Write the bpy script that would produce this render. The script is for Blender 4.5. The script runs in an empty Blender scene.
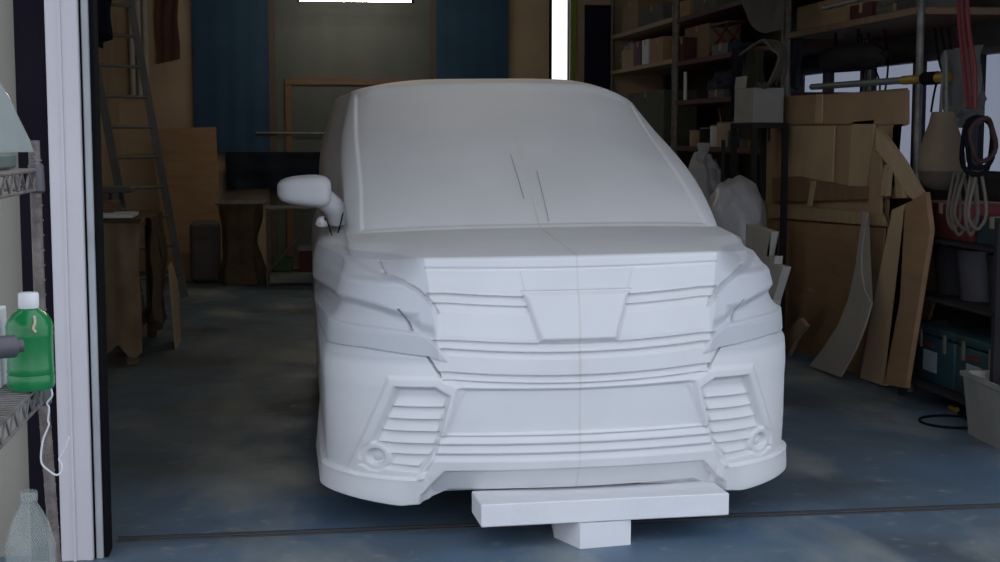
import bpy, bmesh, math, random
import numpy as np
from mathutils import Vector, Matrix, noise
random.seed(7)
C = bpy.context.scene.collection
PI = math.pi
R = math.radians

# ---------------------------------------------------------------- camera
CAM_H, YAW, PITCH, FPX = 1.58, R(8), .102, 1440.0
cam_d = bpy.data.cameras.new('camera')
cam_d.lens = FPX / 1000 * 36
cam_d.sensor_width = 36
cam_d.clip_start = .05
cam = bpy.data.objects.new('camera', cam_d)
C.objects.link(cam)
cam.location = (0, 0, CAM_H)
cam.rotation_euler = (PI / 2 - PITCH, 0, -YAW)
bpy.context.scene.camera = cam

# ---------------------------------------------------------------- world, light, exposure
sc = bpy.context.scene
w = bpy.data.worlds.new('overcast_sky'); sc.world = w
w.use_nodes = True
bg = w.node_tree.nodes['Background']
bg.inputs['Color'].default_value = (.80, .87, 1.0, 1)
bg.inputs['Strength'].default_value = 1.58
sc.view_settings.view_transform = 'Standard'
sc.view_settings.look = 'None'
sc.view_settings.exposure = 0
sc.view_settings.gamma = 1
sc.view_settings.use_curve_mapping = False
sc.cycles.max_bounces = 8
sc.cycles.diffuse_bounces = 4

TUBE_POWER = 52.0

# ---------------------------------------------------------------- helpers
def at(x, y, Y=None, X=None, Z=None):
    """a point of the room seen in the photograph at x, y, on a known real plane"""
    dx = (x - 500) / FPX; up = -(y - 281) / FPX
    c, s = math.cos(PITCH), math.sin(PITCH)
    fw = c + up * s
    d = (dx * math.cos(YAW) + fw * math.sin(YAW), -dx * math.sin(YAW) + fw * math.cos(YAW), -s + up * c)
    t = Y / d[1] if Y is not None else X / d[0] if X is not None else (Z - CAM_H) / d[2]
    return Vector((t * d[0], t * d[1], t * d[2] + CAM_H))

def mat(name, col, rough=.7, col2=None, scale=4., amount=.5, bump=0., bscale=None, metal=0., stretch=(1, 1, 1), emit=None):
    m = bpy.data.materials.new(name); m.use_nodes = True
    nt = m.node_tree; b = nt.nodes['Principled BSDF']
    b.inputs['Roughness'].default_value = rough
    b.inputs['Metallic'].default_value = metal
    tc = nt.nodes.new('ShaderNodeTexCoord'); mp = nt.nodes.new('ShaderNodeMapping')
    mp.inputs['Scale'].default_value = stretch
    nt.links.new(tc.outputs['Object'], mp.inputs['Vector'])
    n = nt.nodes.new('ShaderNodeTexNoise'); n.inputs['Scale'].default_value = scale
    n.inputs['Detail'].default_value = 5
    nt.links.new(mp.outputs[0], n.inputs['Vector'])
    rp = nt.nodes.new('ShaderNodeValToRGB')
    c2 = col2 or tuple(c * .72 for c in col)
    rp.color_ramp.elements[0].position = .5 - .35 * (1 - amount * .6); rp.color_ramp.elements[1].position = .5 + .35 * (1 - amount * .6)
    rp.color_ramp.elements[0].color = (*c2, 1); rp.color_ramp.elements[1].color = (*col, 1)
    nt.links.new(n.outputs['Fac'], rp.inputs['Fac'])
    nt.links.new(rp.outputs['Color'], b.inputs['Base Color'])
    if bump:
        n2 = nt.nodes.new('ShaderNodeTexNoise'); n2.inputs['Scale'].default_value = bscale or scale * 6
        nt.links.new(mp.outputs[0], n2.inputs['Vector'])
        bp = nt.nodes.new('ShaderNodeBump'); bp.inputs['Strength'].default_value = bump; bp.inputs['Distance'].default_value = .01
        nt.links.new(n2.outputs['Fac'], bp.inputs['Height']); nt.links.new(bp.outputs[0], b.inputs['Normal'])
    if emit:
        b.inputs['Emission Color'].default_value = (*emit[0], 1); b.inputs['Emission Strength'].default_value = emit[1]
    return m

def plastic(name, col, rough=.15, alpha=.3, amount=.2):
    m = mat(name, col, rough, amount=amount)
    m.node_tree.nodes['Principled BSDF'].inputs['Alpha'].default_value = alpha
    return m

def obj(name, bm, m, parent=None, smooth=False):
    me = bpy.data.meshes.new(name)
    bmesh.ops.recalc_face_normals(bm, faces=bm.faces)
    if smooth:
        for f in bm.faces: f.smooth = True
        if smooth != 'all':
            for e in bm.edges:
                if len(e.link_faces) == 2 and e.calc_face_angle(0) > R(40): e.smooth = False
    bm.to_mesh(me); bm.free()
    me.materials.append(m)
    o = bpy.data.objects.new(name, me); C.objects.link(o)
    if parent is not None: o.parent = parent
    return o

def tag(o, label, cat, group=None, kind=None):
    o['label'] = label; o['category'] = cat
    if group: o['group'] = group
    if kind: o['kind'] = kind
    return o

def struct(o):
    o['kind'] = 'structure'; return o

def thing(name, label, cat, loc=(0, 0, 0), rot=(0, 0, 0), group=None):
    o = bpy.data.objects.new(name, None); C.objects.link(o)
    o.location = loc; o.rotation_euler = rot; o.empty_display_size = .1
    return tag(o, label, cat, group)

def box(bm, x0, x1, y0, y1, z0, z1, bev=0., mtx=None, seg=1):
    t = bmesh.new()
    bmesh.ops.create_cube(t, size=1)
    bmesh.ops.scale(t, vec=(x1 - x0, y1 - y0, z1 - z0), verts=t.verts)
    bmesh.ops.translate(t, vec=((x0 + x1) / 2, (y0 + y1) / 2, (z0 + z1) / 2), verts=t.verts)
    if bev: bmesh.ops.bevel(t, geom=t.edges[:], offset=bev, segments=seg, affect='EDGES', profile=.5)
    if mtx is not None: t.transform(mtx)
    merge(bm, t); return bm

def merge(bm, t):
    me = bpy.data.meshes.new('tmp'); t.to_mesh(me); t.free(); bm.from_mesh(me); bpy.data.meshes.remove(me)

def B(x0, x1, y0, y1, z0, z1, bev=0., mtx=None, seg=1):
    return box(bmesh.new(), x0, x1, y0, y1, z0, z1, bev, mtx, seg)

def rot(deg, axis='Z', loc=(0, 0, 0)):
    return Matrix.Translation(loc) @ Matrix.Rotation(R(deg), 4, axis)

def tube(bm, pts, r, seg=8, cap=True, r2=None):
    pts = [Vector(p) for p in pts]; rings = []
    n = len(pts); prev = None
    for i, p in enumerate(pts):
        t = (pts[min(i + 1, n - 1)] - pts[max(i - 1, 0)])
        if t.length < 1e-9: t = Vector((0, 0, 1))
        t.normalize()
        if prev is None:
            a = Vector((0, 0, 1)) if abs(t.z) < .9 else Vector((1, 0, 0))
            s = t.cross(a).normalized()
        else:
            s = (prev - t * prev.dot(t))
            s = s.normalized() if s.length > 1e-6 else t.orthogonal().normalized()
        prev = s; q = t.cross(s)
        rr = r if r2 is None else r + (r2 - r) * i / (n - 1)
        rings.append([bm.verts.new(p + (s * math.cos(k * 2 * PI / seg) + q * math.sin(k * 2 * PI / seg)) * rr) for k in range(seg)])
    for a, b in zip(rings, rings[1:]):
        for k in range(seg): bm.faces.new((a[k], a[(k + 1) % seg], b[(k + 1) % seg], b[k]))
    if cap: bm.faces.new(rings[0][::-1]); bm.faces.new(rings[-1])
    return bm

def T(pts, r, seg=8, **k): return tube(bmesh.new(), pts, r, seg, **k)

def smooth_path(pts, n=8):
    pts = [Vector(p) for p in pts]; out = []
    for i in range(len(pts) - 1):
        p0, p1, p2, p3 = pts[max(i - 1, 0)], pts[i], pts[i + 1], pts[min(i + 2, len(pts) - 1)]
        for k in range(n):
            t = k / n
            out.append(.5 * ((2 * p1) + (p2 - p0) * t + (2 * p0 - 5 * p1 + 4 * p2 - p3) * t * t + (3 * p1 - p0 - 3 * p2 + p3) * t ** 3))
    out.append(pts[-1]); return out

def lathe(bm, prof, seg=32, flute=None, cap=(True, True)):
    rings = []
    for i, (r, z) in enumerate(prof):
        ring = []
        for k in range(seg):
            a = 2 * PI * k / seg
            rr = r * (1 + (flute(a, z) if flute else 0))
            ring.append(bm.verts.new((rr * math.cos(a), rr * math.sin(a), z)))
        rings.append(ring)
    for a, b in zip(rings, rings[1:]):
        for k in range(seg): bm.faces.new((a[k], a[(k + 1) % seg], b[(k + 1) % seg], b[k]))
    if cap[0]: bm.faces.new(rings[0][::-1])
    if cap[1]: bm.faces.new(rings[-1])
    return bm

def prism(pts, thick, axis):
    """pts: outline as 3-D points; extruded by thick along axis"""
    bm = bmesh.new(); ax = Vector(axis).normalized() * thick
    a = [bm.verts.new(Vector(p)) for p in pts]; b = [bm.verts.new(Vector(p) + ax) for p in pts]
    bm.faces.new(a); bm.faces.new(b[::-1]); n = len(pts)
    for i in range(n): bm.faces.new((a[i], b[i], b[(i + 1) % n], a[(i + 1) % n]))
    bmesh.ops.triangulate(bm, faces=[f for f in bm.faces if len(f.verts) > 4])
    return bm

def blob(rx, ry, rz, amp=.15, freq=3., seed=0, flat=True, sub=4):
    """crumpled sack standing on z = 0"""
    bm = bmesh.new(); bmesh.ops.create_icosphere(bm, subdivisions=sub, radius=1)
    for v in bm.verts:
        c = v.co.copy(); n = noise.noise(c * freq + Vector((seed, 0, 0))) + .5 * noise.noise(c * freq * 2.3 + Vector((0, seed, 0)))
        r = 1 + amp * n
        z = c.z * r
        if flat and z < -.75: z = -.75 + (z + .75) * .12
        v.co = Vector((c.x * r * rx, c.y * r * ry, (z + .76) * rz / 1.76))
    lo = min(v.co.z for v in bm.verts)
    for v in bm.verts: v.co.z -= lo
    return bm

def sheet(P, nu, nv, thick=.004):
    """cloth: P(s, t) -> point, both in 0..1"""
    bm = bmesh.new()
    g = [[bm.verts.new(P(i / nu, j / nv)) for j in range(nv + 1)] for i in range(nu + 1)]
    for i in range(nu):
        for j in range(nv): bm.faces.new((g[i][j], g[i + 1][j], g[i + 1][j + 1], g[i][j + 1]))
    r = bmesh.ops.solidify(bm, geom=bm.faces[:], thickness=thick)
    return bm

def put(bm, loc, rz=0., rx=0., ry=0.):
    bm.transform(Matrix.Translation(loc) @ Matrix.Rotation(R(rz), 4, 'Z') @ Matrix.Rotation(R(rx), 4, 'X') @ Matrix.Rotation(R(ry), 4, 'Y'))
    return bm

# ---------------------------------------------------------------- materials
M = {}
M['concrete'] = mat('concrete', (.20, .20, .20), .8, scale=2)
M['beige_wall'] = mat('beige_wall', (.50, .39, .26), .85, (.34, .22, .14), scale=1.1, amount=.5)
M['cream_wall'] = mat('cream_wall', (.30, .28, .235), .85, (.22, .205, .17), scale=1.3)
M['dark_wall'] = mat('dark_wall', (.07, .06, .055), .9, scale=2)
M['ceiling'] = mat('ceiling', (.16, .15, .14), .9, scale=2)
M['white_metal'] = mat('white_metal', (.54, .51, .525), .5, (.49, .46, .48), scale=3)
M['grey_metal'] = mat('grey_metal', (.36, .37, .36), .5, scale=3)
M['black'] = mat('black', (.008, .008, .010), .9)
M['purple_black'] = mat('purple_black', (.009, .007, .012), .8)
M['steel'] = mat('steel', (.24, .235, .23), .55, (.11, .09, .075), scale=14, metal=.3)
M['old_steel'] = mat('old_steel', (.22, .19, .18), .6, (.10, .075, .06), scale=30, metal=.3, bump=.3)
M['alu'] = mat('aluminium', (.17, .17, .165), .6, metal=.2)
M['ply'] = mat('plywood', (.34, .20, .10), .7, (.25, .145, .075), scale=3, stretch=(1, 1, 5))
M['ply_dark'] = mat('dark_plywood', (.24, .14, .075), .7, (.17, .10, .055), scale=3, stretch=(1, 4, 1))
M['card'] = mat('cardboard', (.42, .275, .155), .85, (.32, .205, .115), scale=2.5)
M['card_light'] = mat('light_board', (.52, .38, .235), .85, (.42, .30, .18), scale=2.5)
M['pine'] = mat('pine', (.42, .31, .18), .7, (.32, .22, .12), scale=5, stretch=(1, 6, 1))
M['foam'] = mat('white_foam', (.74, .74, .75), .7, (.68, .68, .70), scale=6, bump=.1)
M['foam_beige'] = mat('beige_foam', (.42, .40, .36), .8, (.34, .32, .28), scale=5)
M['blue_sheet'] = mat('blue_sheet', (.050, .135, .25), .6, (.038, .105, .20), scale=2)
M['navy'] = mat('navy', (.012, .016, .06), .8, (.008, .01, .035), scale=5)
M['blue'] = mat('blue_plastic', (.02, .045, .22), .6)
M['green_grey'] = mat('green_grey_panel', (.075, .083, .068), .5, (.05, .055, .045), scale=1.2, stretch=(3, 1, 1))
M['wood_frame'] = mat('wood_frame', (.17, .085, .035), .6)
M['dull_white_tin'] = mat('dull_white_tin', (.35, .35, .34), .7)
M['red'] = mat('red', (.15, .014, .016), .7, (.09, .010, .012))
M['dark_red'] = mat('dark_red', (.09, .016, .016), .7)
M['green'] = mat('green_plastic', (.008, .20, .055), .22, (.006, .15, .04))
M['teal'] = mat('teal_plastic', (.012, .05, .062), .55)
M['white'] = mat('white_plastic', (.72, .72, .72), .5, (.62, .62, .63))
M['grey_cloth'] = mat('grey_cloth', (.15, .145, .13), .9, (.10, .098, .09), scale=6)
M['dark_cloth'] = mat('dark_cloth', (.035, .033, .035), .9)
M['olive'] = mat('olive_cloth', (.10, .105, .07), .9, (.06, .065, .045), scale=6)
M['brown_cloth'] = mat('brown_cloth', (.26, .19, .11), .9, (.15, .105, .06), scale=5)
M['beige_cloth'] = mat('beige_cloth', (.30, .21, .13), .9, (.24, .16, .10), scale=4)
M['kraft'] = mat('kraft_paper', (.50, .38, .25), .85, (.30, .22, .14), scale=4)
M['rope'] = mat('rope', (.13, .11, .085), .9)
M['bag'] = plastic('bag_film', (.62, .62, .66), .3, .75)
M['clear'] = plastic('clear_plastic', (.42, .46, .44), .12, .38)
M['tube_grey'] = mat('tube_grey', (.08, .075, .085), .45)
M['yellow'] = mat('yellow', (.38, .22, .02), .5)
M['lime'] = mat('lime_paint', (.22, .24, .02), .6)

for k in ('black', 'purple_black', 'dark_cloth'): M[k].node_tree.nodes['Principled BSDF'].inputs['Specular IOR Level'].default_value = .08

# ---------------------------------------------------------------- floor (blue paint, worn)
def floor_material():
    m = bpy.data.materials.new('worn_blue_floor'); m.use_nodes = True
    nt = m.node_tree; N = nt.nodes; L = nt.links; b = N['Principled BSDF']
    b.inputs['Roughness'].default_value = .55
    tc = N.new('ShaderNodeTexCoord')
    def nz(scale, det, lo, hi, stretch=(1, 1, 1), rotz=0.):
        mp = N.new('ShaderNodeMapping'); mp.inputs['Scale'].default_value = stretch; mp.inputs['Rotation'].default_value = (0, 0, rotz)
        L.new(tc.outputs['Object'], mp.inputs[0])
        n = N.new('ShaderNodeTexNoise'); n.inputs['Scale'].default_value = scale; n.inputs['Detail'].default_value = det
        L.new(mp.outputs[0], n.inputs['Vector'])
        r = N.new('ShaderNodeMapRange'); r.inputs['From Min'].default_value = lo; r.inputs['From Max'].default_value = hi
        L.new(n.outputs['Fac'], r.inputs['Value']); return r.outputs[0]
    def mix(fac, a, bcol):
        x = N.new('ShaderNodeMix'); x.data_type = 'RGBA'
        if isinstance(fac, float): x.inputs[0].default_value = fac
        else: L.new(fac, x.inputs[0])
        for k, v in ((6, a), (7, bcol)):
            if isinstance(v, tuple): x.inputs[k].default_value = (*v, 1)
            else: L.new(v, x.inputs[k])
        return x.outputs[2]
    c = mix(nz(.9, 6, .35, .65), (.080, .145, .225), (.110, .145, .175))
    c = mix(nz(1.1, 7, .50, .68, (.6, 1, 1), .5), c, (.065, .078, .088))
    c = mix(nz(.75, 9, .52, .72, (1.6, .7, 1), -.5), c, (.34, .35, .31))
    c = mix(nz(9, 4, .60, .80), c, (.27, .27, .25))
    L.new(c, b.inputs['Base Color'])
    r = nz(2.5, 4, .3, .7)
    rr = N.new('ShaderNodeMapRange'); rr.inputs['To Min'].default_value = .35; rr.inputs['To Max'].default_value = .7
    L.new(r, rr.inputs['Value']); L.new(rr.outputs[0], b.inputs['Roughness'])
    n2 = N.new('ShaderNodeTexNoise'); n2.inputs['Scale'].default_value = 14; L.new(tc.outputs['Object'], n2.inputs['Vector'])
    bp = N.new('ShaderNodeBump'); bp.inputs['Strength'].default_value = .15; bp.inputs['Distance'].default_value = .01
    L.new(n2.outputs['Fac'], bp.inputs['Height']); L.new(bp.outputs[0], b.inputs['Normal'])
    return m

XL, XR, YB, ZC, YD = -2.0, 4.4, 17.0, 3.5, 5.5
struct(obj('floor', B(-5, 8, -6, YB + .2, -.15, 0), floor_material()))
struct(obj('ceiling', B(XL - .2, XR + .2, YD - .1, YB + .2, ZC, ZC + .1), M['ceiling']))
struct(obj('ceiling', B(-5, 8, 4.3, YD - .1, 3.05, 3.15), M['ceiling']))        # canopy before the doorway
struct(obj('wall_left', B(XL - .15, XL, YD, YB, 0, ZC), M['beige_wall']))

# right wall with the window strip
WY0, WY1, WZ0, WZ1 = 7.2, 12.6, 1.30, 2.13
bm = bmesh.new()
box(bm, XR, XR + .15, YD, YB, 0, WZ0); box(bm, XR, XR + .15, YD, YB, WZ1, ZC)
box(bm, XR, XR + .15, YD, WY0, WZ0, WZ1); box(bm, XR, XR + .15, WY1, YB, WZ0, WZ1)
struct(obj('wall_right', bm, M['dark_wall']))
bm = bmesh.new(); yy = WY0
for y in np.linspace(WY0, WY1, 7): box(bm, XR - .01, XR + .07, y - .03, y + .03, WZ0, WZ1)
box(bm, XR - .01, XR + .07, WY0, WY1, WZ0, WZ0 + .04); box(bm, XR - .01, XR + .07, WY0, WY1, WZ1 - .04, WZ1)
win = struct(obj('window_1', bm, mat('window_frame_dark', (.05, .05, .06), .5)))
glass = bpy.data.materials.new('dusty_glass'); glass.use_nodes = True
nt = glass.node_tree; nt.nodes.remove(nt.nodes['Principled BSDF'])
tr = nt.nodes.new('ShaderNodeBsdfTransparent'); tr.inputs[0].default_value = (.40, .41, .44, 1)
gl = nt.nodes.new('ShaderNodeBsdfGlossy'); gl.inputs['Roughness'].default_value = .1
mx = nt.nodes.new('ShaderNodeMixShader'); mx.inputs[0].default_value = .05
nt.links.new(tr.outputs[0], mx.inputs[1]); nt.links.new(gl.outputs[0], mx.inputs[2]); nt.links.new(mx.outputs[0], nt.nodes['Material Output'].inputs[0])
M['glass'] = glass
obj('pane', B(XR + .03, XR + .036, WY0, WY1, WZ0, WZ1), glass, win)

# back wall: one wall with a tall narrow opening to the outside
sx0, sx1 = at(551.5, 40, Y=YB).x, at(569.5, 40, Y=YB).x
bm = bmesh.new()
box(bm, XL, sx0, YB, YB + .15, 0, ZC); box(bm, sx1, XR, YB, YB + .15, 0, ZC)
box(bm, sx0, sx1, YB, YB + .15, 0, .9); box(bm, sx0, sx1, YB, YB + .15, 3.3, ZC)
struct(obj('wall_back', bm, M['beige_wall']))
bm = bmesh.new()
box(bm, sx0 - .03, sx0, YB - .03, YB + .1, .9, 3.3); box(bm, sx0 - .03, sx1 + .03, YB - .03, YB + .1, .86, .9)
wn = struct(obj('window_2', bm, M['black']))
obj('side_jamb', B(sx1, sx1 + .07, YB - .04, YB + .1, .86, 3.3), M['lime'], wn)
wg = mat('window_glass', (.9, .9, .9), .05); wg.node_tree.nodes['Principled BSDF'].inputs['Transmission Weight'].default_value = 1
clear_glass = bpy.data.materials.new('clear_glass'); clear_glass.use_nodes = True
nt = clear_glass.node_tree; nt.nodes.remove(nt.nodes['Principled BSDF'])
tr = nt.nodes.new('ShaderNodeBsdfTransparent'); tr.inputs[0].default_value = (.93, .94, .95, 1); nt.links.new(tr.outputs[0], nt.nodes['Material Output'].inputs[0])
obj('pane', B(sx0, sx1, YB + .05, YB + .056, .9, 3.3), clear_glass, wn)

# wide sliding door in the back wall, green grey panel in a timber frame
gx0, gx1 = at(271, 40, Y=YB - .03).x, at(434, 40, Y=YB - .03).x
dr = struct(obj('door_1', B(gx0, gx1, YB - .04, YB - .005, .05, 3.35), M['green_grey']))
fx0, fx1 = at(289, 82, Y=YB - .06).x, at(436, 82, Y=YB - .06).x; fz = at(340, 82, Y=YB - .06).z
bm = bmesh.new()
box(bm, fx0 - .05, fx1, YB - .08, YB - .04, fz - .035, fz + .035, .004); box(bm, fx0 - .05, fx0 + .03, YB - .08, YB - .04, .06, fz - .035, .004)
obj('door_rail', bm, M['wood_frame'], dr)
bm = bmesh.new(); box(bm, gx0 - .03, gx0 + .05, YB - .07, YB - .04, .05, 3.35); box(bm, gx1 - .05, gx1 + .02, YB - .07, YB - .04, fz + .05, 3.35)
obj('door_stile', bm, mat('brown_stile', (.10, .075, .05), .7), dr)

# ---------------------------------------------------------------- doorway (white frame, outer wall)
jx0, jx1 = -.885, -.715
bm = B(jx0, jx1 - .055, YD - .12, YD + .02, 0, 3.05, .004)
box(bm, jx0 + .045, jx0 + .055, YD - .125, YD - .11, 0, 3.05)
t1 = struct(obj('trim_1', bm, M['white_metal']))
bm = B(jx1 - .047, jx1 - .022, YD - .10, YD + .06, 0, 3.05, .003)
struct(obj('trim_2', bm, mat('frame_grey', (.40, .41, .42), .5)))
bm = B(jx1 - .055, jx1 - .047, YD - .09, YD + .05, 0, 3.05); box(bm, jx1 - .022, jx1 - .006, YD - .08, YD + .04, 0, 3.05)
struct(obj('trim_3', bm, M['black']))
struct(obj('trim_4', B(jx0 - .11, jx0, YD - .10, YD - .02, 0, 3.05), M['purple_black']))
struct(obj('wall_front', box(box(B(-5, jx0 - .09, YD - .02, YD + .12, 0, 3.05), jx0 - .09, jx1 - .03, YD + .02, YD + .12, 0, 3.05), XR, 8, YD - .02, YD + .12, 0, 3.05), M['cream_wall']))
struct(obj('wall_front', B(-5, 8, YD - .02, YD + .12, 3.05, ZC), M['cream_wall']))
# rail of the sliding door across the floor
bm = B(jx1, XR, 5.62, 5.635, 0, .006); box(bm, jx1, XR, 5.665, 5.68, 0, .006)
struct(obj('trim_5', bm, mat('rusty_rail', (.055, .045, .04), .8, (.035, .035, .035), scale=12)))

# ================================================================ THE CAR
def smooth(x, lo, hi):
    t = np.clip((x - lo) / (hi - lo), 0, 1); return t * t * (3 - 2 * t)

def sd_poly(px, py, poly):
    """signed distance, negative inside"""
    d = np.full(px.shape, 1e9); inside = np.zeros(px.shape, bool); n = len(poly)
    for i in range(n):
        ax, ay = poly[i]; bx, by = poly[(i + 1) % n]
        ex, ey = bx - ax, by - ay; wx, wy = px - ax, py - ay
        t = np.clip((wx * ex + wy * ey) / (ex * ex + ey * ey), 0, 1)
        d = np.minimum(d, np.hypot(wx - ex * t, wy - ey * t))
        c = ((ay > py) != (by > py)) & (px < (bx - ax) * (py - ay) / (by - ay + 1e-12) + ax)
        inside ^= c
    return np.where(inside, -d, d)

def inside(px, py, poly, wd=.004):
    return smooth(-sd_poly(px, py, poly), -wd, wd)

def polyline_d(px, py, pts):
    d = np.full(px.shape, 1e9)
    for (ax, ay), (bx, by) in zip(pts, pts[1:]):
        ex, ey = bx - ax, by - ay; wx, wy = px - ax, py - ay
        t = np.clip((wx * ex + wy * ey) / (ex * ex + ey * ey), 0, 1)
        d = np.minimum(d, np.hypot(wx - ex * t, wy - ey * t))
    return d

def strip_rise(a, z):
    return .020 * np.clip(a / .5, 0, 1) ** 2 * smooth(z, .50, .62) * (1 - smooth(z, .99, 1.05))

def car_relief(u, z, z0):
    """outward relief of the face, in metres; u across, z up"""
    a = np.abs(u); d = np.zeros_like(a)
    def groove(pts, wdt=.004, dep=.008): return -dep * (1 - smooth(polyline_d(a, z, pts), wdt * .4, wdt * 1.6))
    def saw(top, bot, dep, mask):                 # undercut at the top, face runs out towards the bottom
        t = np.clip((top - z) / (top - bot), 0, 1)
        f = np.where((z <= top + .004) & (z >= bot), -dep * (1 - t), 0)
        f = np.where((z > top) & (z <= top + .004), -dep * (1 - (z - top) / .004), f)
        return f * mask
    # bonnet seam, panel seam and badge surround
    d += groove([(0, 1.066), (.575, 1.070)], .004, .007)
    d += groove([(.575, 1.07), (.573, .976)], .002, .002)
    d += groove([(.205, .985), (.222, 1.06)], .003, .004)
    tz = [(-.3, .980), (.212, .980), (.150, .787), (-.3, .787)]
    sdt = sd_poly(a, z, tz)
    # upper strip pair
    m = inside(a, z, [(.205, .99), (.572, .99), (.572, .950), (.540, .905), (.53, .90), (.165, .868), (.20, .94)], .004)
    zt = z0
    def saws(top, bot, dep, mask):
        t = np.clip((top - .005 - zt) / (top - .005 - bot), 0, 1)
        f = np.where((zt <= top - .005) & (zt >= bot), -dep * (1 - t), 0)
        f = np.where((zt > top - .005) & (zt < top), -dep * (top - zt) / .005, f)
        return f * mask
    d += saws(.960, .926, 0.0216, m) + saws(.923, .889, 0.0162, m)
    # badge plate on top of it
    pl = smooth(-sdt, -.002, .020)
    d = np.where(sdt < .002, d * (1 - smooth(-sdt, -.004, .004)), d) + .016 * pl
    d += -.007 * (1 - smooth(np.abs(sdt), .0015, .006)) * (z < 1.0)
    # middle strips
    m = inside(a, z, [(-1, .80), (.560, .80), (.535, .775), (.503, .722), (-1, .722)], .004)
    zt = z0
    d += saws(.784, .757, 0.0189, m) + saws(.750, .722, 0.0175, m)
    # third strips
    m = inside(a, z, [(-1, .675), (.555, .70), (.515, .64), (.49, .628), (.46, .600), (-1, .59)], .004)
    zt = z0
    d += saws(.661, .636, 0.0189, m) + saws(.632, .608, 0.0121, m)
    # mouth: sunken panel
    mo = [(-1, .600), (.470, .618), (.515, .425), (-1, .432)]
    d += -.016 * smooth(-sd_poly(a, z, mo), -.002, .014)
    # lower slats
    m = inside(a, z, [(-1, .44), (.535, .44), (.565, .30), (-1, .31)], .005)
    zt = z
    for tp, bt in ((.430, .400), (.395, .362), (.357, .325)): d += saws(tp, bt, .013, m)
    # chin plate leaning back under the nose
    ch = [(-1, .300), (.515, .285), (.60, .19), (.61, .10), (-1, .10)]
    t = np.clip((.30 - z) / .11, 0, 1)
    d += -(.006 + .045 * t) * inside(a, z, ch, .005)
    # intake surround rib and pocket
    ou = [(.445, .600), (.500, .655), (.72, .655), (.885, .26), (.60, .26)]
    inn = [(.490, .585), (.548, .622), (.700, .622), (.835, .295), (.607, .285), (.545, .36)]
    so = sd_poly(a, z, ou); si = sd_poly(a, z, inn)
    d += .010 * smooth(-so, -.012, .010)
    d += -.034 * smooth(-si, -.003, .016)
    for k in range(7):                              # louvres
        tp = .582 - .047 * k
        t = np.clip((tp - z) / .043, 0, 1)
        d += np.where((z <= tp) & (z >= tp - .043), .018 * t ** 1.3, 0) * smooth(-si, .012, .022)
    fr = np.hypot(a - .775, z - .335)
    fl = smooth(.062 - fr, 0, .010)
    d = d * (1 - fl) + fl * .004 - .022 * smooth(.036 - fr, 0, .010) + .010 * smooth(.022 - fr, 0, .012)
    # headlamp: lies under the wing crest, its lower edge hollowed
    cz = np.interp(a, [.530, .556, .604, .66, .731, .826, .907, .96], [.900, .943, .988, 1.022, 1.044, 1.080, 1.120, 1.128])
    lb = np.interp(a, [.53, .60, .677, .755, .847, .96], [.84, .86, .900, .930, .946, .940])
    d += .022 * smooth(cz - z, -.002, .010) * smooth(z - lb, -.035, .020) * smooth(a, .530, .550)
    d += groove([(.735, 1.046), (.66, 1.024), (.604, .990), (.556, .945), (.532, .903)], .0035, .012)
    hollow = [(.60, .905), (.677, .912), (.755, .932), (.847, .948), (.99, .944), (.99, .862), (.867, .85), (.738, .845), (.633, .833), (.590, .825)]
    d += -.016 * smooth(-sd_poly(a, z, hollow), -.006, .032)
    c2 = np.interp(a, [.500, .551, .588, .633, .738, .867, .99], [.728, .797, .824, .835, .847, .852, .862])
    b2 = np.interp(a, [.50, .575, .72, .814, .99], [.715, .735, .751, .760, .757])
    fall = np.clip((z - b2) / np.maximum(c2 - b2, .01), 0, 1)
    d += (.004 + .011 * fall) * smooth(c2 - z, -.002, .007) * smooth(z - b2, -.002, .004) * smooth(a, .498, .512)
    d += groove([(.99, .757), (.814, .760), (.72, .751), (.575, .735)], .004, .006)
    d += .008 * smooth(.757 - z, 0, .03) * smooth(a, .58, .72) * smooth(z, .55, .72)
    # narrow open joints in the foam
    for s in ([(.741, 1.092), (.723, 1.046)], [(.673, .916), (.635, .838)], [(.575, .735), (.530, .660)]):
        d += -.034 * (1 - smooth(polyline_d(a, z, s), .0015, .0045))
    # skirt flaring out at the corner
    fl = [(.585, .285), (.62, .262), (.83, .262), (1.2, .285), (1.2, 0), (.55, 0)]
    d += .024 * smooth(-sd_poly(a, z, fl), -.003, .010) + .012 * smooth(.26 - z, 0, .1) * smooth(a, .62, .7)
    return d

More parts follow.
